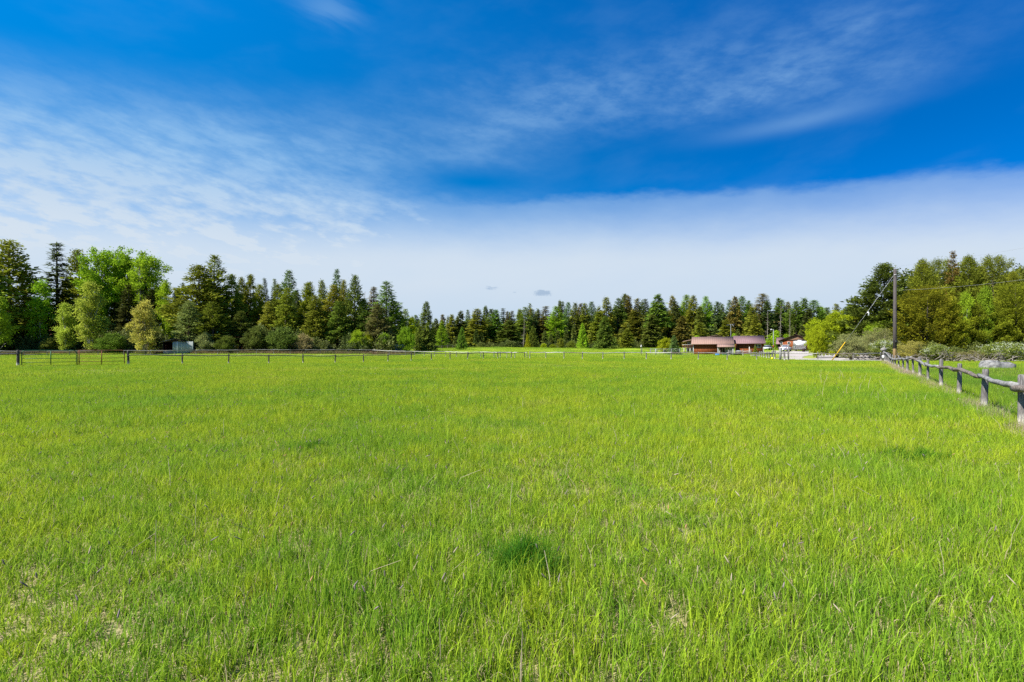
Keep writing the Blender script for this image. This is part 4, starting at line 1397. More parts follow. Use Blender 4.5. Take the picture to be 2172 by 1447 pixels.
def gate(pxa, pxb, mat, label, zt, rails, ups):
    (xa, ya), (xb, yb) = on_line(pxa, A3, B3), on_line(pxb, A3, B3)
    W = math.hypot(xb - xa, yb - ya)
    e = empty('pipe_gate', (xa, ya, Gf(xa, ya)), label, 'gate', None, math.atan2(yb - ya, xb - xa))
    c = 0.22
    b = B()
    arc = [(c - c * math.cos(t), 0, zt - c + c * math.sin(t)) for t in np.linspace(0, math.pi / 2, 5)]
    arc2 = [(W - c + c * math.sin(t), 0, zt - c + c * math.cos(t)) for t in np.linspace(0, math.pi / 2, 5)]
    pts_ = [(0, 0, 0.12), (0, 0, 0.6)] + arc + [(W / 2, 0, zt)] + arc2 + [(W, 0, 0.6), (W, 0, 0.12)]
    b.tube(pts_, 0.032, 8); b.build('frame', mat, e, True)
    for z in rails:
        b = B(); b.tube([(0.02, 0, z), (W / 2, 0, z - 0.01), (W - 0.02, 0, z)], 0.024, 6); b.build('rail', mat, e, True)
    for q in ups:
        b = B(); b.box(W * q - 0.035, W * q + 0.035, -0.045, -0.03, 0.12, zt - 0.03); b.build('upright', mat, e)
    return e


gate(46, 162, M_GREENP, 'green tubular pipe gate at the left of the meadow', 1.46, (0.12, 0.42, 0.74, 1.08), (0.52,))
gate(165, 264, M_RUSTP, 'rusty brown tubular pipe gate beside the green one', 1.46, (0.12, 0.42, 0.74, 1.08), (0.03, 0.5))

# ------------------------------------------------------------ utility pole, guy and wires
PX0, PZ0 = at(1898, 62)
gz = Gf(PX0, PZ0)
m, t, bs = new_mat('creosoted_pole')
tcn = t.n.new('ShaderNodeTexCoord')
x, y, z = t.sep(tcn.outputs['Object'])
mp = t.n.new('ShaderNodeMapping'); mp.inputs['Scale'].default_value = (6, 6, 0.5)
t.l.new(tcn.outputs['Object'], mp.inputs[0])
nz = t.noise(mp.outputs[0], 4.0, 5, 0.7)
c = t.mix(t.ss(nz, 0.3, 0.7), (0.024, 0.020, 0.020), (0.075, 0.062, 0.058))
burnt = t.mul(t.ss(z, 1.55, 1.75), t.ss(z, 2.75, 2.5))
c = t.mix(t.mul(burnt, 0.85), c, (0.012, 0.010, 0.010))
c = t.mix(t.ss(t.add(z, t.mul(nz, 0.3)), 1.85, 1.70), c, t.mix(nz, (0.42, 0.24, 0.11), (0.62, 0.42, 0.24)))
t.put(bs.inputs['Base Color'], c)
bs.inputs['Roughness'].default_value = 0.85
M_POLE = m
PT = alt(571, 62) - gz
e = empty('utility_pole', (PX0, PZ0, gz), 'tall brown wooden utility pole with a pale stripped foot beside the log fence', 'utility pole')
b = B(); b.tube([(0, 0, -0.1), (0, 0, PT * 0.4), (0.02, 0, PT)], [0.21, 0.19, 0.155], 12, True, 0.01, 3); b.build('shaft', M_POLE, e, True)
b = B(); b.box(-0.13, 0.11, -0.30, -0.19, 2.28, 2.62); b.build('meter_box', mat_plain('black_box', (0.02, 0.02, 0.022), 0.4), e)
b = B(); b.tube([(0, 0, PT), (0, 0, PT + 0.22)], [0.02, 0.02], 6); b.tube([(0, 0, PT + 0.16), (0, 0, PT + 0.3)], [0.05, 0.035], 8)
b.build('insulator', mat_plain('grey_ceramic', (0.3, 0.3, 0.3), 0.3), e, True)
b = B(); b.box(-0.19, 0.19, -0.19, -0.165, PT - 0.75, PT - 0.67); b.build('bracket', mat_plain('galvanised', (0.42, 0.43, 0.44), 0.5, 0.4), e)
M_WIRE = mat_plain('grey_wire', (0.24, 0.25, 0.26), 0.6, 0.0, 0.1)
AX, AZ = at(1763, 65.5)
ag = Gf(AX, AZ)
e = empty('guy_wire', (AX, AZ, ag), 'slanting guy wire of the pole with a yellow guard on its lower end', 'guy wire')
top = np.array([PX0 - AX - 0.12, PZ0 - AZ, gz + PT - 0.72 - ag]); fr = 0.235
b = B(); b.tube([top * fr, top * 0.6 + np.array([0, 0, -0.05]), top], 0.011, 5); b.build('strand', mat_plain('steel_strand', (0.45, 0.46, 0.47), 0.5, 0.3, 0.1), e, True)
b = B(); b.tube([top * 0.0, top * fr], [0.065, 0.055], 8); b.build('guard', mat_plain('yellow_guard', (0.48, 0.30, 0.015), 0.45, 0, 0.1), e, True)
b = B()
mp_ = top * 0.595
b.tube([mp_ + np.array([0, 0, -0.1]), mp_ * 1.01 + np.array([0.1, 0, -0.3]), mp_ + np.array([0.12, 0, -0.55])], [0.10, 0.07, 0.09], 7, True, 0.05, 1)
b.build('strain_insulator', mat_plain('white_insulator', (0.6, 0.62, 0.64), 0.35, 0, 0.1), e, True)


def wire(p, q, sag, label, r_=0.006):
    p = np.array(p, float); q = np.array(q, float)
    T_ = np.linspace(0, 1, 15)
    P_ = p + (q - p) * T_[:, None]
    P_[:, 2] -= sag * 4 * T_ * (1 - T_)
    b = B(); b.tube(P_ - p, r_, 5)
    o = b.build('power_line', M_WIRE, None, True)
    o.location = p
    tag(o, label, 'power line')


wx, wz = at(2560, 30)
wire((PX0, PZ0, gz + PT + 0.28), (wx, wz, alt(455, 30)), 0.25, 'thin upper power line leaving the pole top towards the right edge')
wire((PX0 + 0.15, PZ0, alt(616, 62)), (*at(2330, 48), alt(570, 48)), 0.35, 'lower power line crossing in front of the right wood', 0.0075)

# ------------------------------------------------------------ buildings
M_SIDING = mat_plain('redbrown_boards', (0.175, 0.052, 0.018), 0.7, 0, 0.35, 2.0, stretch=(6, 6, 0.6))
M_GABLE = mat_plain('brown_boards', (0.16, 0.095, 0.060), 0.75, 0, 0.3, 2.0, stretch=(6, 6, 0.6))
M_ROOFT = mat_plain('tan_metal_roof', (0.250, 0.160, 0.128), 0.85, 0, 0.07, 0.8)
M_ROOFM = mat_plain('mauve_metal_roof', (0.195, 0.122, 0.125), 0.85, 0, 0.07, 0.8)
M_DARK = mat_plain('dark_trim', (0.03, 0.018, 0.014), 0.7, 0, 0.2)
M_WHITE = mat_plain('white_paint', (0.50, 0.50, 0.49), 0.5, 0, 0.08, 1.5)
M_GREYW = mat_plain('grey_wall', (0.26, 0.26, 0.24), 0.7, 0, 0.15, 1.0)
m, t, bs = new_mat('window_glass')
t.put(bs.inputs['Base Color'], (0.02, 0.025, 0.03))
bs.inputs['Roughness'].default_value = 0.08
bs.inputs['Metallic'].default_value = 0.0
bs.inputs['Specular IOR Level'].default_value = 0.8
M_GLASS = m
M_GALV = mat_plain('galvanised_pipe', (0.20, 0.215, 0.22), 0.6, 0.0, 0.1)


def roof(parent, name, mat, x0, x1, ye, ze, yr, zr, th=0.12, rib=0.42):
    """sloping metal sheet from eave (ye, ze) to ridge (yr, zr) with standing ribs"""
    b = B()
    P = [(x0, ye, ze), (x1, ye, ze), (x1, yr, zr), (x0, yr, zr)]
    b.hexa([(p[0], p[1], p[2] - th) for p in P] + P)
    n = int((x1 - x0) / rib)
    for i in range(n + 1):
        x = x0 + 0.03 + (x1 - x0 - 0.06) * i / n
        P = [(x - 0.018, ye, ze), (x + 0.018, ye, ze), (x + 0.018, yr, zr), (x - 0.018, yr, zr)]
        b.hexa([(p[0], p[1], p[2] + 0.002) for p in P] + [(p[0], p[1], p[2] + 0.032) for p in P])
    return b.build(name, mat, parent)


def roof_side(parent, name, mat, y0, y1, xe, ze, xr, zr, th=0.14):
    b = B()
    P = [(xe, y0, ze), (xr, y0, zr), (xr, y1, zr), (xe, y1, ze)]
    if xe > xr: P = [P[1], P[0], P[3], P[2]]
    b.hexa([(p[0], p[1], p[2] - th) for p in P] + P)
    return b.build(name, mat, parent)


def window(parent, x0, x1, y, z0, z1, split=1):
    """frame proud of the wall, glass set back in it"""
    b = B(); t_ = 0.09
    b.box(x0 - t_, x1 + t_, y - 0.06, y, z1, z1 + t_); b.box(x0 - t_, x1 + t_, y - 0.08, y, z0 - t_, z0)
    b.box(x0 - t_, x0, y - 0.06, y, z0, z1); b.box(x1, x1 + t_, y - 0.06, y, z0, z1)
    for k in range(1, split):
        xm = x0 + (x1 - x0) * k / split
        b.box(xm - 0.05, xm + 0.05, y - 0.055, y, z0, z1)
    f = b.build('window', M_WHITE, parent)
    b = B(); b.box(x0, x1, y - 0.02, y + 0.005, z0, z1)
    b.build('pane', M_GLASS, f)
    return f


# long brown house: two roofs side by side
Z = 120.0
cxp = 1510
X, Y = at(cxp, Z)
th = -math.atan((cxp - 1086) / F)
g0 = Gf(X, Y)
e = empty('house', (X, Y, g0), 'long low brown board house with tan and mauve metal roofs behind the far fence', 'house', None, th)
k = Z / F / math.cos(abs(th))      # metres per pixel across


def ux(px): return (px - cxp) * k * math.cos(abs(th)) ** 2 * 1.0 if False else (px - cxp) * Z / F * math.cos(abs(th))


def hz_(py, z=Z): return alt(py, z) - g0


b = B()
b.box(ux(1471), ux(1521), 0, 9.0, -0.3, hz_(728.5)); b.build('wall', M_SIDING, e)
b = B()
for i in range(17):
    x = ux(1471) + 0.05 + (ux(1521) - ux(1471) - 0.1) * i / 16
    b.box(x - 0.03, x + 0.03, -0.03, -0.001, -0.2, hz_(729.5))
o = b.build('batten', M_SIDING, e); tag(o, kind='stuff')
b = B(); b.box(ux(1471) - 0.14, ux(1471) - 0.002, -0.10, 0.16, -0.3, hz_(730)); b.build('corner_post', M_WHITE, e)
roof(e, 'roof', M_ROOFT, ux(1465.5), ux(1556.5), -0.75, hz_(729.6, 119.3), 4.6, hz_(714.6, 124.3))
b = B()
P = [(ux(1465.5), 4.62, hz_(714.6, 124.3)), (ux(1556.5), 4.62, hz_(714.6, 124.3)), (ux(1556.5), 9.6, hz_(729.6, 119.3)), (ux(1465.5), 9.6, hz_(729.6, 119.3))]
b.hexa([(p[0], p[1], p[2] - 0.12) for p in P] + P); b.build('roof', M_ROOFT, e)
# lean-to continuation over the porch
zz0 = hz_(729.6, 119.3); slp = (hz_(714.6, 124.3) - zz0) / 5.35
roof(e, 'porch_roof', M_ROOFT, ux(1520.8), ux(1556.5), -2.75, zz0 - slp * 2.0 + 0.0, -0.752, zz0 - 0.001)
b = B(); b.box(ux(1521) + 0.003, ux(1553), 0.25, 8.9, -0.3, hz_(730.5)); b.build('porch_wall', M_GREYW, e)
for (a_, c_) in ((1521.6, 1524.2), (1552.2, 1554.6)):
    b = B(); b.box(ux(a_), ux(c_), -2.45, -2.2, -0.3, hz_(736.6, 117.6)); b.build('porch_post', M_GREYW, e)
b = B(); b.box(ux(1527), ux(1531.5), 0.16, 0.247, -0.2, hz_(735.4)); b.build('door', M_DARK, e)
b = B(); b.box(ux(1533), ux(1536.5), 0.16, 0.247, -0.2, hz_(735.4)); b.build('door', M_DARK, e)
window(e, ux(1523), ux(1526), 0.248, hz_(742), hz_(737))
window(e, ux(1540), ux(1546), 0.248, hz_(742), hz_(737), 2)
# right part
roof(e, 'roof', M_ROOFM, ux(1556.7), ux(1623.5), 3.2, hz_(728.6, 122.7), 8.6, hz_(712.9, 127.6))
b = B()
P = [(ux(1556.7), 8.62, hz_(712.9, 127.6)), (ux(1623.5), 8.62, hz_(712.9, 127.6)), (ux(1623.5), 13.8, hz_(728.6, 122.7)), (ux(1556.7), 13.8, hz_(728.6, 122.7))]
b.hexa([(p[0], p[1], p[2] - 0.12) for p in P] + P); b.build('roof', M_ROOFM, e)
k2 = 123.5 / 120
b = B()
x0_, x1_ = ux(1510 + (1563 - 1510) * k2 - 1), ux(1510 + (1617 - 1510) * k2 - 1)
b.box(x0_, x1_, 4.0, 13.0, -0.3, hz_(727.8, 123.2)); b.build('wall', M_SIDING, e)
b = B()
b.prism([(4.0, hz_(727.8, 123.2) + 0.003), (13.0, hz_(727.8, 123.2) + 0.003), (8.6, hz_(714.6, 127.0) - 0.05)], 0, x1_ - 0.2, x1_ - 0.02); b.build('gable', M_GABLE, e)
window(e, ux(1601.5), ux(1613.5), 3.998, hz_(737.2, 123.4), hz_(731.2, 123.4), 2)
b = B(); b.box(ux(1617) + 0.05, ux(1619), 3.1, 3.35, -0.3, hz_(736, 123)); b.build('porch_post', M_GREYW, e)
b = B(); b.box(ux(1588), ux(1589.6), 2.0, 2.2, -0.3, hz_(736, 122)); b.build('porch_post', M_RAILW, e)

# house behind with the low gable and a balcony on the left
Zb = 140.0; cb = 1490
X, Y = at(cb, Zb); thb = -math.atan((cb - 1086) / F); gb = Gf(X, Y)
e = empty('house', (X, Y, gb), 'tan-roofed house with a railed balcony half hidden behind the long brown house', 'house', None, thb)


def vx(px): return (px - cb) * Zb / F * math.cos(abs(thb))


def vz(py): return alt(py, Zb) - gb


b = B(); b.box(vx(1456), vx(1524), 0, 9, -0.4, vz(722)); b.build('wall', M_GABLE, e)
b = B(); b.prism([(vx(1456), vz(722) + 0.003), (vx(1524), vz(722) + 0.003), (vx(1522), vz(712.8))], 1, 0.05, 0.25); b.build('gable', M_DARK, e)
roof_side(e, 'roof', M_ROOFT, -1.6, 9.5, vx(1448), vz(724), vx(1522), vz(710.8))
roof_side(e, 'roof', M_DARK, -1.6, 9.5, vx(1532), vz(714.0), vx(1522) + 0.01, vz(710.8))
b = B(); b.box(vx(1447), vx(1471), -2.6, -0.003, vz(737.6), vz(736.2)); b.build('balcony_floor', M_GABLE, e)
for zt_, zb_ in ((vz(731.2), vz(731.9)),):
    b = B(); b.box(vx(1447), vx(1471), -2.6, -2.5, zb_, zt_); b.build('handrail', M_RAILW, e)
for i in range(7):
    x = vx(1447.5 + 3.7 * i)
    b = B(); b.box(x - 0.05, x + 0.05, -2.58, -2.50, vz(736.2), vz(731.9)); b.build('baluster', M_SIDING, e)
for p_ in (1450, 1463):
    b = B(); b.box(vx(p_), vx(p_) + 0.22, -2.5, -2.28, -0.4, vz(737.7)); b.build('balcony_post', M_RAILW, e)
window(e, vx(1459), vx(1463), -0.002, vz(730), vz(726))

# garage with the gable towards the camera
Zg = 143.0; cg = 1687
X, Y = at(cg, Zg); tg = -math.atan((cg - 1086) / F); gg = Gf(X, Y)
e = empty('garage', (X, Y, gg), 'brown garage with its gable facing the gravel yard', 'garage', None, tg)


def wx_(px): return (px - cg) * Zg / F * math.cos(abs(tg))


def wz_(py): return alt(py, Zg) - gg


base = wz_(742.6)
b = B(); b.box(wx_(1655), wx_(1716), 0, 9, min(base, -0.3), wz_(721.4)); b.build('wall', M_SIDING, e)
b = B()
b.prism([(wx_(1655), wz_(721.4) + 0.003), (wx_(1717), wz_(721.4) + 0.003), (wx_(1689), wz_(711.0))], 1, -0.06, 0.2); b.build('gable', M_GABLE, e)
b = B(); b.box(wx_(1654), wx_(1718), -0.12, -0.063, wz_(722.2), wz_(721.0)); b.build('trim', M_DARK, e)
roof_side(e, 'roof', M_ROOFT, -0.45, 9.5, wx_(1650), wz_(722.4), wx_(1689), wz_(709.4))
roof_side(e, 'roof', M_ROOFT, -0.45, 9.5, wx_(1722), wz_(721.5), wx_(1689) + 0.02, wz_(709.4))
b = B()
b.prism([(wx_(1650), wz_(723.6)), (wx_(1650), wz_(722.3)), (wx_(1689), wz_(709.3)), (wx_(1689), wz_(710.8))], 1, -0.55, -0.453)
b.prism([(wx_(1722), wz_(722.7)), (wx_(1722), wz_(721.4)), (wx_(1689) + 0.01, wz_(709.3)), (wx_(1689) + 0.01, wz_(710.8))], 1, -0.55, -0.453)
b.build('barge_board', M_DARK, e)
roof(e, 'side_roof', M_ROOFM, wx_(1644), wx_(1662), 4.0, wz_(729), 9.0, wz_(714.5))
b = B(); b.box(wx_(1647.5), wx_(1654.9), 4.6, 9.0, -0.3, wz_(728.5)); b.build('side_wall', M_DARK, e)
window(e, wx_(1656), wx_(1658.6), -0.002, wz_(732), wz_(725))
window(e, wx_(1671), wx_(1675.4), -0.002, wz_(730), wz_(725.5))

# metal shed on the left
Zs = 121.0; cs = 380
X, Y = at(cs, Zs); gs = Gf(X, Y); ts = -math.atan((cs - 1086) / F) * 0.8
e = empty('shed', (X, Y, gs), 'grey corrugated metal shed with a dark open bay at the foot of the left wood', 'shed', None, ts)


def sx_(px): return (px - cs) * Zs / F * math.cos(ts) * 1.0


def sz_(py): return alt(py, Zs) - gs


M_SHEET = mat_plain('grey_sheet', (0.31, 0.335, 0.315), 0.85, 0.0, 0.12, 1.2)
sb = sz_(748.2)
b = B()
x0_, x1_ = sx_(367), sx_(408)
zt_ = sz_(724.3)
n = 26
for i in range(n):
    xa = x0_ + (x1_ - x0_) * i / n; xb = x0_ + (x1_ - x0_) * (i + 1) / n
    b.box(xa, xb, 0.0 if i % 2 else 0.05, 4.0, -0.3, zt_)
b.build('wall', M_SHEET, e)
b = B(); b.box(sx_(375), sx_(378), -0.06, -0.003, -0.25, zt_ + 0.03); b.build('corner_trim', M_WHITE, e)
b = B(); b.box(sx_(347), sx_(347.8), 0.1, 4.2, -0.3, sz_(726)); b.box(sx_(347.8), x0_ - 0.003, 3.9, 4.1, -0.3, sz_(724.5)); b.build('bay_wall', M_DARK, e)
b = B(); b.box(sx_(347.8), x0_ - 0.004, 0.12, 0.24, -0.3, sz_(743)); b.build('bay_board', mat_plain('pale_boards', (0.33, 0.24, 0.19), 0.8), e)
b = B(); b.box(sx_(348.5), sx_(366.5), 3.6, 3.85, 0.2, sz_(728)); b.build('stored_panel', mat_plain('maroon', (0.05, 0.012, 0.012), 0.7), e)
roof_side(e, 'roof', M_RAILD, -0.4, 4.4, sx_(344.2), sz_(725), sx_(371.5), sz_(718.0), 0.18)
roof_side(e, 'roof', M_DARK, -0.4, 4.4, sx_(394), sz_(724.0), sx_(371.5) + 0.02, sz_(718.0), 0.18)
b = B(); b.prism([(sx_(350), sz_(726)), (sx_(384), sz_(724.2)), (sx_(371.5), sz_(719.4))], 1, -0.06, 0.10); b.build('gable', M_DARK, e)

# cabin with the green roof among the trees, brown-roofed house at the far left, white trailer
Zc = 150.0
X, Y = at(488, Zc); gc = Gf(X, Y)
e = empty('cabin', (X, Y, gc), 'cabin with a green metal roof glimpsed between the pine trunks', 'cabin', None, 0.5)
b = B(); b.box(-4.2, 4.2, 0, 6, -0.2, alt(712, Zc) - gc); b.build('wall', M_GABLE, e)
roof(e, 'roof', mat_plain('green_roof', (0.04, 0.16, 0.11), 0.45, 0, 0.1), -4.6, 4.6, -0.6, alt(712, Zc) - gc, 3.2, alt(700, Zc) - gc)
roof(e, 'roof', M_DARK, -4.6, 4.6, 6.4, alt(712, Zc) - gc, 3.22, alt(700, Zc) - gc)
b = B(); b.box(0.2, 1.6, -0.05, -0.002, 0.6, 1.7); f_ = b.build('window', M_WHITE, e)
X, Y = at(92, 158); gc = Gf(X, Y)
e = empty('house', (X, Y, gc), 'orange-brown roofed house barely seen through the trees at the far left', 'house', None, 0.6)
b = B(); b.box(-3.2, 3.2, 0, 6, -0.2, 4.0); b.build('wall', M_GREYW, e)
roof(e, 'roof', mat_plain('orange_roof', (0.25, 0.10, 0.05), 0.6), -3.6, 3.6, -0.6, 3.9, 3, 6.6)
roof(e, 'roof', M_DARK, -3.6, 3.6, 6.6, 3.9, 3.02, 6.6)
X, Y = at(848, 133); gc = Gf(X, Y)
e = empty('trailer', (X, Y, gc), 'small white camping trailer parked under the trees', 'trailer', None, 0.4)
b = B(); b.prism([(-1.3, 0.45), (1.25, 0.45), (1.35, 1.2), (1.2, 2.1), (0.9, 2.3), (-1.0, 2.3), (-1.3, 2.0)], 1, 0, 3.6); b.build('body', M_WHITE, e)
b = B(); b.box(-0.7, 0.5, -0.03, -0.002, 1.2, 1.8); b.build('window', M_GLASS, e)
for q in (-1.0, 1.0):
    b = B(); b.tube([(q - 0.1, 1.6, 0.3), (q + 0.1, 1.6, 0.3)], 0.3, 10); b.build('wheel', M_DARK, e, True)

# ------------------------------------------------------------ things in the yard
def put(name, px, Z, label, cat, rz=None, group=None, x=None):
    X, Y = at(px, Z)
    return empty(name, (X, Y, Gf(X, Y)), label, cat, group, -math.atan(X / Y) if rz is None else rz)


M_PAINTW = mat_plain('car_white', (0.46, 0.48, 0.52), 0.25, 0, 0.05, 1.0, spec=0.6)
M_TYRE = mat_plain('tyre', (0.02, 0.02, 0.02), 0.8)
M_RED = mat_plain('tail_lamp_red', (0.25, 0.01, 0.01), 0.3)
M_CHROME = mat_plain('chrome', (0.45, 0.46, 0.48), 0.25, 0.8, 0.05)
# pickup, tail to the camera
e = put('pickup_truck', 1660.5, 133, 'white pickup truck with its tailgate towards the meadow parked before the garage', 'pickup truck', -math.atan(574 / F) - 0.22)
b = B()
b.prism([(0.0, 0.62), (0.0, 1.22), (2.05, 1.25), (2.05, 1.28), (2.5, 1.30), (4.3, 1.25), (5.35, 1.15), (5.5, 0.95), (5.5, 0.5), (0.1, 0.5)], 0, -0.94, 0.94)
b.build('body', M_PAINTW, e)
b = B()
P = [(-0.86, 2.08, 1.282), (0.86, 2.08, 1.282), (0.86, 4.15, 1.282), (-0.86, 4.15, 1.282), (-0.68, 2.35, 1.80), (0.68, 2.35, 1.80), (0.68, 3.5, 1.80), (-0.68, 3.5, 1.80)]
b.hexa(P); b.build('cab', M_PAINTW, e)
b = B(); b.hexa([(-0.72, 2.10, 1.36), (0.72, 2.10, 1.36), (0.72, 2.2, 1.36), (-0.72, 2.2, 1.36), (-0.60, 2.27, 1.72), (0.60, 2.27, 1.72), (0.60, 2.4, 1.72), (-0.60, 2.4, 1.72)])
b.build('rear_window', M_GLASS, e)
for sgn in (-1, 1):
    b = B(); x = 0.80 * sgn
    P = [(x - .06, 2.4, 1.36), (x + .06, 2.4, 1.36), (x + .06, 3.8, 1.36), (x - .06, 3.8, 1.36), (x - .06 - .1 * sgn, 2.55, 1.72), (x + .06 - .1 * sgn, 2.55, 1.72), (x + .06 - .1 * sgn, 3.4, 1.72), (x - .06 - .1 * sgn, 3.4, 1.72)]
    b.hexa(P); b.build('side_window', M_GLASS, e)
    b = B(); b.box(0.80 * sgn - .1, 0.80 * sgn + .1, -0.03, 0.06, 0.86, 1.18); b.build('tail_lamp', M_RED, e)
    b = B(); b.box(1.0 * sgn - .12, 1.0 * sgn + .12, 3.5, 3.62, 1.28, 1.48); b.build('mirror', M_DARK, e)
    for yy_ in (1.05, 4.55):
        b = B(); b.tube([(0.70 * sgn, yy_, 0.37), (0.97 * sgn, yy_, 0.37)], 0.37, 14); wh = b.build('wheel', M_TYRE, e, True)
        b = B(); b.tube([(0.965 * sgn, yy_, 0.37), (0.99 * sgn, yy_, 0.37)], 0.2, 10); b.build('rim', M_CHROME, wh, True)
b = B(); b.box(-0.93, 0.93, -0.16, -0.003, 0.50, 0.66); b.build('bumper', M_CHROME, e)
b = B(); b.box(-0.70, 0.70, -0.02, 0.0, 0.70, 1.19); b.build('tailgate', M_PAINTW, e)
b = B(); b.box(-0.16, 0.16, -0.035, -0.021, 0.74, 0.86); b.build('number_plate', M_WHITE, e)

# slide-in camper on its jacks
e = put('truck_camper', 1698, 135, 'white slide-in truck camper standing on jacks before the garage', 'camper', -math.atan(608 / F) + 0.16)
MW = mat_plain('camper_white', (0.60, 0.61, 0.62), 0.35, 0, 0.04, 1.0)
b = B()
b.prism([(-1.3, 1.62), (-1.42, 1.8), (-1.42, 2.35), (-1.2, 2.62), (0.2, 2.78), (3.4, 2.78), (3.4, 0.55), (0.35, 0.55), (0.0, 0.75), (-0.1, 1.55)], 0, -1.22, 1.22)
b.build('shell', MW, e)
b = B(); b.box(-0.8, 0.8, -1.46, -1.425, 1.98, 2.06); b.build('stripe', M_GREYW, e)
b = B(); b.box(1.222, 1.25, 0.6, 1.9, 1.5, 2.1); b.build('window', M_GLASS, e)
b = B(); b.box(1.222, 1.24, -1.0, 0.2, 1.95, 2.4); b.build('window', M_GLASS, e)
for (q, y_) in ((-1.32, 0.4), (1.32, 0.4), (-1.32, 3.0), (1.32, 3.0)):
    b = B(); b.box(q - 0.05, q + 0.05, y_ - 0.05, y_ + 0.05, 0.0, 1.5); b.box(q - 0.12, q + 0.12, y_ - 0.12, y_ + 0.12, 0.0, 0.04); b.build('jack', M_GALV, e)
b = B(); b.box(-0.45, 0.45, 0.9, 1.6, 2.783, 3.02); b.build('roof_unit', MW, e)
b = B(); b.tube([(-1.0, 1.0, 0.35), (-0.75, 1.0, 0.35)], 0.35, 12); b.tube([(0.95, 1.2, 0.35), (1.2, 1.2, 0.35)], 0.35, 12); b.box(-0.8, 1.0, 0.9, 1.2, 0.28, 0.42)
b.build('dolly', M_TYRE, e, True)
e = put('barrel', 1704.5, 132.5, 'dark barrel beside the foot of the truck camper', 'barrel')
b = B(); b.tube([(0, 0, 0), (0, 0, 0.45), (0, 0, 0.9)], [0.29, 0.31, 0.29], 12); b.build('drum', M_DARK, e, True)
b = B(); b.tube([(0, 0, 0.9), (0, 0, 0.93)], [0.27, 0.26], 12); b.build('lid', M_GREYW, e, True)

# dog run of galvanised panels
P = [(1380, 119), (1391, 117.5), (1408, 117), (1424, 116.5), (1441, 116.5), (1457, 117), (1468, 118)]
X0, Y0 = at(*P[0]); z0 = Gf(X0, Y0)
e = empty('dog_run', (X0, Y0, z0), 'galvanised chain-link dog run left of the long brown house', 'dog run')
pp = [(at(*p)[0] - X0, at(*p)[1] - Y0, Gf(*at(*p)) - z0) for p in P]
for i, p in enumerate(pp):
    b = B(); b.tube([(p[0], p[1], p[2]), (p[0], p[1], p[2] + 1.5)], 0.05 if i != 1 else 0.14, 6); b.build('post', M_GALV, e, True)
for i in range(len(pp) - 1):
    p, q = pp[i], pp[i + 1]
    for h in (0.08, 1.46):
        b = B(); b.tube([(p[0], p[1], p[2] + h), (q[0], q[1], q[2] + h)], 0.032, 5); b.build('rail', M_GALV, e, True)
    b = B(); L_ = math.hypot(q[0] - p[0], q[1] - p[1]); n = int(L_ / 0.16)
    for k_ in range(-9, n + 9):
        for s_ in (1, -1):
            a0 = k_ * 0.16; a1 = a0 + s_ * 1.35
            lo, hi = max(0, min(a0, a1)), min(L_, max(a0, a1))
            if hi - lo < 0.05: continue
            ta = (lo - a0) / (a1 - a0); tb = (hi - a0) / (a1 - a0)
            pts_ = [(p[0] + (q[0] - p[0]) * (a0 + (a1 - a0) * t_) / L_, p[1] + (q[1] - p[1]) * (a0 + (a1 - a0) * t_) / L_, p[2] + 0.1 + 1.34 * t_) for t_ in (ta, tb)]
            b.tube(pts_, 0.004, 3, False)
    o = b.build('chain_link', M_GALV, e); o['kind'] = 'stuff'
# small dark rail fence behind it
P = [(*at(c, 132), 1.25, 1.0, 0) for c in (1362, 1379, 1395, 1412)]
fence('rail_fence', 'short dark two-rail fence just behind the dog run', P, 1.12, 0.05, M_RAILD)

e = put('yard_post', 1360, 118, 'slim wooden post with a white bird box left of the dog run', 'post')
b = B(); b.tube([(0, 0, 0), (0, 0, 2.55)], [0.10, 0.07], 8, True, 0.03, 1); b.build('shaft', M_POST, e, True)
b = B(); b.prism([(-0.16, 1.85), (0.16, 1.85), (0.16, 2.15), (0, 2.3), (-0.16, 2.15)], 1, -0.32, -0.09); b.build('bird_box', M_WHITE, e)
e = put('antenna_mast', 1550, 131, 'thin mast with a television antenna above the ridge of the long brown house', 'antenna')
b = B(); b.tube([(0, 0, 0), (0, 0, 7.4)], 0.055, 6); b.build('mast', M_GALV, e, True)
b = B(); b.tube([(-1.0, 0, 7.1), (1.0, 0, 7.35)], 0.03, 5)
for i in range(7):
    x_ = -0.9 + 0.3 * i
    b.tube([(x_, -0.5, 7.12 + 0.037 * i), (x_, 0.5, 7.12 + 0.037 * i)], 0.02, 4)
b.tube([(0.35, 0, 7.25), (0.75, -0.2, 6.7)], 0.06, 5)
b.build('antenna', M_GALV, e, True)
e = put('yard_light', 1640.5, 128, 'tall grey pole with a yard light between the house and the garage', 'yard light')
b = B(); b.tube([(0, 0, 0), (0, 0, 5.9)], [0.10, 0.07], 8); b.build('pole', M_GALV, e, True)
b = B(); b.tube([(0, 0, 5.7), (-0.5, 0, 5.95)], 0.03, 5); b.tube([(-0.5, 0, 6.0), (-0.5, 0, 5.8), (-0.5, 0, 5.72)], [0.1, 0.17, 0.13], 10); b.build('lamp', M_WHITE, e, True)
b = B(); b.box(-0.14, 0.14, -0.22, -0.11, 1.35, 1.95); b.build('meter_box', mat_plain('red_box', (0.20, 0.035, 0.03), 0.6), e)

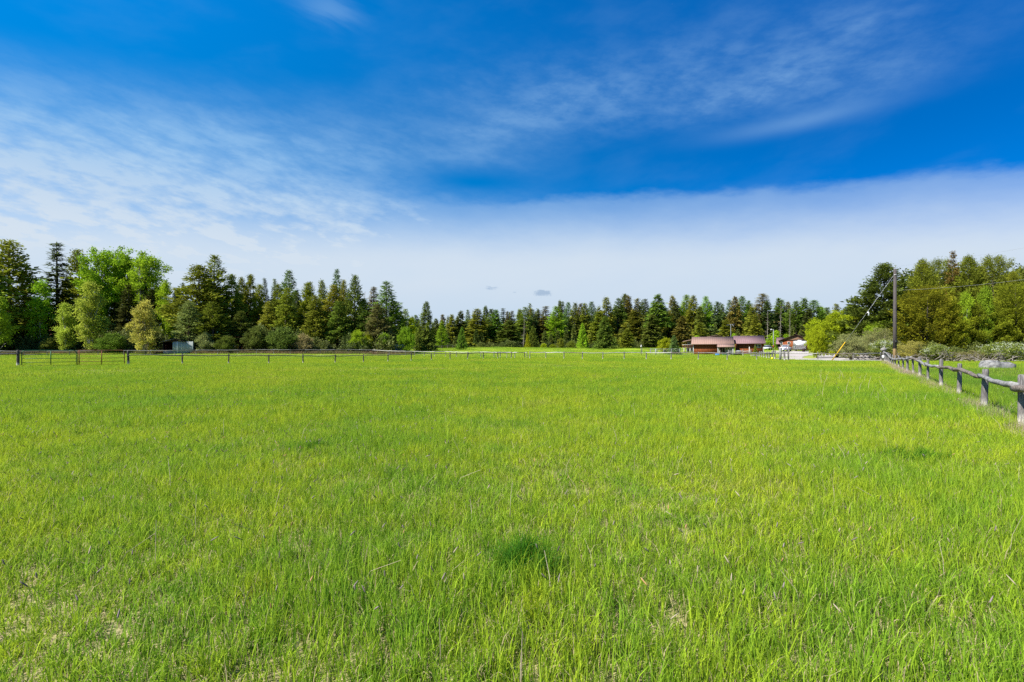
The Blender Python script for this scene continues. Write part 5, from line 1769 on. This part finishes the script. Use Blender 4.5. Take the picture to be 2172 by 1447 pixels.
M_BLUE = mat_plain('blue_plastic', (0.02, 0.12, 0.32), 0.4)
M_TEAL = mat_plain('teal_plastic', (0.015, 0.22, 0.20), 0.4)
M_WOOD = mat_plain('table_wood', (0.20, 0.12, 0.085), 0.7, 0, 0.25, 3, stretch=(1, 8, 8))
e = put('picnic_table', 1521, 113.5, 'wooden picnic table on the grass before the porch', 'picnic table')
for i in range(5):
    b = B(); b.box(-0.95, 0.95, -0.38 + 0.155 * i, -0.24 + 0.155 * i, 0.72, 0.765); b.build('plank', M_WOOD, e)
for y_ in (-0.75, 0.72):
    b = B(); b.box(-0.95, 0.95, y_ - 0.13, y_ + 0.13, 0.42, 0.46); b.build('seat', M_WOOD, e)
for x_ in (-0.65, 0.65):
    b = B(); b.tube([(x_, -0.7, 0), (x_, -0.25, 0.72)], 0.05, 4); b.tube([(x_, 0.7, 0), (x_, 0.25, 0.72)], 0.05, 4); b.box(x_ - .04, x_ + .04, -0.85, 0.85, 0.37, 0.418); b.build('leg', M_WOOD, e)
e = put('barrel', 1521.5, 110, 'bright blue plastic barrel lying under the picnic table before the porch', 'barrel')
b = B(); b.tube([(-0.42, 0, 0.27), (-0.2, 0, 0.28), (0.2, 0, 0.28), (0.42, 0, 0.27)], [0.24, 0.28, 0.28, 0.24], 14); b.build('drum', M_BLUE, e, True)
b = B(); b.tube([(0.42, 0, 0.27), (0.46, 0, 0.27)], [0.2, 0.18], 12); b.build('lid', M_WHITE, e, True)
e = put('tub', 1536.5, 110, 'low teal plastic tub on the grass before the porch', 'tub')
b = B(); b.tube([(0, 0, 0.02), (0, 0, 0.3), (0, 0, 0.34)], [0.36, 0.44, 0.47], 14); b.build('bowl', M_TEAL, e, True)
b = B(); b.tube([(0.4, 0, 0.25), (0.52, 0, 0.45), (0.3, 0, 0.6)], 0.05, 6); b.build('handle', M_TEAL, e, True)
e = put('planter_box', 1546, 110, 'small white planter box at the right porch post', 'planter')
b = B(); b.box(-0.3, 0.3, -0.15, 0.15, 0, 0.28); b.box(-0.34, 0.34, -0.19, 0.19, 0.283, 0.33); b.build('box', M_WHITE, e)
b = B(); b.tube([(-0.2, 0, 0.3), (-0.22, 0, 0.5)], 0.07, 5); b.tube([(0.12, 0, 0.3), (0.14, 0, 0.47)], 0.08, 5); b.build('plant', M_UNDER, e, True)
e = put('grill_cart', 1567, 113, 'dark barbecue cart with a pale lid in the gap between the two roofs', 'barbecue')
b = B(); b.box(-0.6, 0.6, -0.3, 0.3, 0.25, 0.85); b.build('cabinet', M_DARK, e)
b = B(); b.prism([(-0.3, 0.853), (0.3, 0.853), (0.24, 1.05), (0, 1.14), (-0.24, 1.05)], 0, -0.45, 0.45); b.build('lid', M_GALV, e)
for q in (-0.5, 0.5):
    b = B(); b.tube([(q, -0.36, 0.15), (q, -0.30, 0.15)], 0.15, 10); b.box(q - .03, q + .03, -0.28, -0.22, 0.1, 0.25); b.build('wheel', M_TYRE, e, True)
e = put('wading_pool', 1621, 121, 'round bright blue wading pool on the grass at the corner of the house', 'pool')
b = B(); b.tube([(0, 0, 0), (0, 0, 0.28), (0, 0, 0.34)], [0.75, 0.80, 0.84], 20); b.build('wall', M_BLUE, e, True)
b = B(); b.tube([(0, 0, 0.342), (0, 0, 0.35)], [0.74, 0.74], 20); b.build('water', mat_plain('pool_water', (0.03, 0.25, 0.36), 0.1), e, True)
# parked car half hidden behind the house corner
e = put('parked_car', 1628, 146, 'small pale car parked beyond the wading pool between house and garage', 'car', -math.atan(541 / F) + 1.3)
b = B(); b.prism([(-1.95, 0.35), (-2.0, 0.75), (-1.2, 0.90), (1.3, 0.92), (1.95, 0.80), (2.0, 0.35)], 1, -0.8, 0.8); b.build('body', M_PAINTW, e)
b = B(); b.prism([(-1.15, 0.92), (-0.6, 1.36), (0.6, 1.38), (1.25, 0.94)], 1, -0.68, 0.68); b.build('windows', M_GLASS, e)
b = B(); b.prism([(-0.62, 1.362), (0.62, 1.382), (0.5, 1.43), (-0.5, 1.42)], 1, -0.66, 0.66); b.build('roof', M_PAINTW, e)
for x_ in (-1.25, 1.25):
    for s_ in (-0.82, 0.66):
        b = B(); b.tube([(x_, s_, 0.32), (x_, s_ + 0.16, 0.32)], 0.32, 12); b.build('wheel', M_TYRE, e, True)
# yellow toy slide on the grass
e = put('toy_slide', 1632.5, 71, 'bright yellow plastic slide lying on the grass by the close-set posts', 'toy slide', 0.1)
MY = mat_plain('yellow_plastic', (0.62, 0.58, 0.02), 0.4, 0, 0.08)
b = B(); b.hexa([(-0.45, -0.16, 0.05), (0.25, -0.16, 0.12), (0.25, 0.16, 0.12), (-0.45, 0.16, 0.05), (-0.45, -0.16, 0.10), (0.25, -0.16, 0.17), (0.25, 0.16, 0.17), (-0.45, 0.16, 0.10)]); b.build('chute', MY, e)
b = B(); b.hexa([(0.2, -0.16, 0.174), (0.30, -0.16, 0.16), (0.30, 0.16, 0.16), (0.2, 0.16, 0.174), (0.38, -0.16, 0.42), (0.45, -0.16, 0.42), (0.45, 0.16, 0.42), (0.38, 0.16, 0.42)]); b.build('back', MY, e)


def rock(name, px, Z, sx, sy, sz, label, seed, mat, rz=0.0):
    r = np.random.default_rng(seed)
    n, m_ = 22, 11
    V = []
    for j in range(m_ + 1):
        ph = math.pi * j / m_
        for i in range(n):
            th_ = 2 * math.pi * i / n
            d = np.array([math.sin(ph) * math.cos(th_), math.sin(ph) * math.sin(th_), math.cos(ph)])
            q = 1 + 0.13 * math.sin(3 * d[0] * 2 + seed) + 0.11 * math.sin(5 * d[1] * 2 + 2 * d[2] + seed * 2) + 0.07 * math.sin(9 * d[0] + 7 * d[1])
            q /= (abs(d[0]) ** 3 + abs(d[1]) ** 3 + abs(d[2]) ** 3) ** (1 / 3)
            V.append(d * q * np.array([sx, sy, sz]))
    V = np.array(V) + r.normal(size=(len(V), 3)) * 0.008
    f = [(j * n + i, (j + 1) * n + i, (j + 1) * n + (i + 1) % n, j * n + (i + 1) % n) for j in range(m_) for i in range(n)]
    X, Y = at(px, Z)
    o = obj(name, mesh(name, V, np.array(f), mat, None, False), None, (X, Y, Gf(X, Y) + sz * 0.25), rz)
    tag(o, label, 'boulder' if sx > 0.6 else 'stone')


M_STONE = mat_rail('pale_stone', (0.05, 0.05, 0.047), (0.20, 0.197, 0.19), 2.2)
rock('boulder', 2110, 39.5, 1.05, 0.7, 0.50, 'long flat pale grey boulder on the grass beyond the log fence', 3, M_STONE, -0.1)
for k_, (px, Z, s_, lab) in enumerate(((1599, 108, 0.42, 'brownish stone left of a group before the house window'), (1609, 107, 0.40, 'pale stone at the right of a group before the house window'),
                                       (1604, 110, 0.3, 'smallest stone between two others before the house window'), (1545, 112, 0.22, 'little stone by the porch steps'))):
    rock('stone', px, Z, s_, s_ * 0.7, s_ * 0.6, lab, 20 + k_, M_STONE, k_)

# flowering bushes
m, t, bs = new_mat('blossom')
v = t.attr('v')
leafy(m, t, bs, t.mix(v, (0.25, 0.30, 0.14), (0.55, 0.56, 0.45)), 0.3, 0.6, 0.1)
M_BLOSSOM = m


def flowering(px, top, Z, wpx, label, seed, amount=1.0, col=(0.20, 0.25, 0.05)):
    X, Y = at(px, Z); z0 = Gf(X, Y)
    h = alt(top, Z) - z0; R = wpx * Z / F / 2
    tk, cr, Ht, R0 = broadleaf(seed, h, R, 0.20, 150, 70, 0.13, 0.34, M_DEADW, 14, 0.04, 0.9)
    tk2, bl, _, _ = broadleaf(seed, h * 1.02, R * 1.03, 0.40, int(150 * amount), 26, 0.12, 0.26, M_DEADW, 1, 0.01, 0.8, mat=M_BLOSSOM)
    bpy.data.meshes.remove(tk2)
    e = empty('flowering_bush', (X, Y, z0 - 0.03), label, 'bush')
    obj('stems', tk, e); obj('leaves', cr, e, color=col); obj('blossom', bl, e)


flowering(2140, 727, 62, 118, 'wide white-flowering bush above the dead branches at the right edge', 601, 0.8)
flowering(1985, 733, 63, 44, 'small white-flowering bush right of the utility pole', 602, 0.25)
flowering(1876, 722, 69, 46, 'pale-flowering bush just behind the corner post', 603, 0.8)

# dead branches under the right wood
r = np.random.default_rng(77)


def brush(px, Z, wpx, h, n, label):
    X, Y = at(px, Z); z0 = Gf(X, Y); w = wpx * Z / F
    e = empty('brush_pile', (X, Y, z0), label, 'branches')
    for i in range(n):
        p = np.array([(r.random() - 0.5) * w, (r.random() - 0.5) * 1.5, 0.05 + 0.2 * r.random()])
        L_ = 0.8 + 1.6 * r.random(); a = (r.random() - 0.5) * 2.6 + (math.pi if r.random() < 0.5 else 0); up = 0.15 + 0.75 * r.random() * h
        q = p + np.array([math.cos(a) * L_, math.sin(a) * L_ * 0.5, up])
        mid = (p + q) / 2 + r.normal(size=3) * 0.12 + np.array([0, 0, 0.15])
        b = B()
        b.tube([p, mid, q], [0.055, 0.04, 0.015], 5, True)
        for k_ in range(3):
            s_ = mid + (q - mid) * r.random(); b.tube([s_, s_ + r.normal(size=3) * 0.28 + np.array([0, 0, 0.15])], [0.022, 0.008], 3, False)
        b.build('branch', M_DEADW, e, True)


brush(1948, 62, 70, 1.0, 16, 'tangle of bare dead branches right of the utility pole foot')
brush(2030, 60, 80, 1.2, 16, 'largest tangle of bare dead branches beneath the golden pines')
brush(2105, 58, 70, 1.2, 18, 'tangle of bare dead branches beneath the wide flowering bush')
brush(1830, 68, 60, 0.7, 9, 'tangle of brown dead branches by the gravel left of the corner post')

# ------------------------------------------------------------ meadow details
m, t, bs = new_mat('lush_blade')
v = t.attr('v'); h = t.attr('h')
c = t.mix(v, (0.030, 0.115, 0.008), (0.085, 0.235, 0.010))
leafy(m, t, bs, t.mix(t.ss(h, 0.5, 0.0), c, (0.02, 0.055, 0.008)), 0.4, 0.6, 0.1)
M_LUSH = m
TU = [(1112, 1225, 0.17, 0.36, 'dark lush grass tuft in the near middle of the meadow'),
      (1938, 980, 0.34, 0.28, 'dark lush grass tuft at the right not far from the log fence'),
      (655, 958, 0.26, 0.22, 'faint dark grass tuft left of the middle of the meadow')]
for k_, (px, py, R_s, h_, lab) in enumerate(TU):
    Z = 1737.6 / (py - 740)
    V, Fs, A_ = blades(int(1500 + 1500 * R_s), R_s, h_ * 0.5, h_, 0.005 * max(1, Z / 6), 3, 0.75, 700 + k_, 60, 0)
    V[:, 0] *= 1.15
    rad_ = np.hypot(V[:, 0], V[:, 1]) / R_s
    V[:, 2] *= 1.08 - 0.35 * np.clip(rad_, 0, 1)
    X, Y = at(px, Z)
    tag(obj('grass_tuft', mesh('grass_tuft', V, Fs, M_LUSH, A_), None, (X, Y, Gf(X, Y))), lab, 'grass tuft')

# seed heads of foxtail grass
m, t, bs = new_mat('seed_head')
v = t.attr('v')
c = t.mix(t.ss(v, 0.0, 0.5), (0.075, 0.055, 0.055), (0.20, 0.16, 0.15))
c = t.mix(t.m('GREATER_THAN', v, 0.72), c, (0.34, 0.20, 0.09))
c = t.mix(t.m('GREATER_THAN', v, 0.90), c, (0.30, 0.25, 0.17))
c = t.mix(t.m('LESS_THAN', v, -0.5), c, (0.14, 0.24, 0.03))
t.put(bs.inputs['Base Color'], c); bs.inputs['Roughness'].default_value = 0.8; bs.inputs['Specular IOR Level'].default_value = 0.1
M_SEED = m
r = np.random.default_rng(51)
bV, bF4, bF3, vs = [], [], [], []
nn = 0
for i in range(2600):
    Z = 2.6 + 27 * r.random() ** 1.35
    u = (r.random() * 2 - 1) * 1.05
    if r.random() > (0.95 if u < -0.1 and 5 < Z < 18 else 0.28): continue
    x = u * Z; z0 = Gf(x, Z)
    hgt = 0.20 + 0.14 * r.random(); L_ = 0.022 + 0.022 * r.random(); w_ = (0.0034 + 0.0014 * r.random()) * max(1, Z / 11)
    lx, ly = r.normal(size=2) * 0.035
    P = [(x, Z, z0 + 0.05), (x + lx * 0.5, Z + ly * 0.5, z0 + hgt * 0.6), (x + lx, Z + ly, z0 + hgt)]
    V, f4, f3 = tube_arr(P, [0.0012, 0.001, 0.001], 3, False)
    bV.append(V); bF4.append(f4 + nn); nn += len(V); vs += [-1.0] * len(V)
    d = np.array([lx * 0.6 + r.normal() * .006, ly * 0.6, L_])
    c0 = np.array(P[2])
    V, f4, f3 = tube_arr([c0, c0 + d * 0.25, c0 + d * 0.7, c0 + d], [w_ * 0.5, w_, w_ * 0.9, w_ * 0.3], 5, True)
    bV.append(V); bF4.append(f4 + nn); bF3.append(f3 + nn); nn += len(V)
    vs += [r.random() if u < 0.2 else min(1, 0.25 + r.random())] * len(V)
o = obj('grass_seed_heads', mesh('grass_seed_heads', np.concatenate(bV), [np.concatenate(bF3), np.concatenate(bF4)], M_SEED, {'v': np.array(vs)}))
tag(o, kind='stuff')
# a few tall dead stalks
bV, bF4, vs = [], [], []
nn = 0
for i in range(115):
    if i < 3: px, py = ((1103, 1520), (1106, 1495), (935, 1460))[i]; Z = 1737.6 / (py - 740); x = at(px, Z)[0]; hg = 0.32
    elif i < 24: Z = 13 + 14 * r.random(); x = Z * (0.60 + 0.16 * r.random()); hg = 0.3 + 0.3 * r.random()
    else: Z = 3 + 12 * r.random(); x = (r.random() * 2 - 1) * Z; hg = 0.2 + 0.2 * r.random()
    l_ = r.normal(size=2) * (0.12 if i > 2 else 0.01)
    z0 = Gf(x, Z)
    V, f4, f3 = tube_arr([(x, Z, z0), (x + l_[0] * .3, Z + l_[1] * .3, z0 + hg * .6), (x + l_[0], Z + l_[1], z0 + hg)], np.array([0.0022, 0.0018, 0.0012]) * max(1, Z / 8), 4, False)
    bV.append(V); bF4.append(f4 + nn); nn += len(V); vs += [0.5 + 0.5 * r.random()] * len(V)
tag(obj('dead_stalks', mesh('dead_stalks', np.concatenate(bV), np.concatenate(bF4), M_STRAW, {'v': np.array(vs)})), kind='stuff')
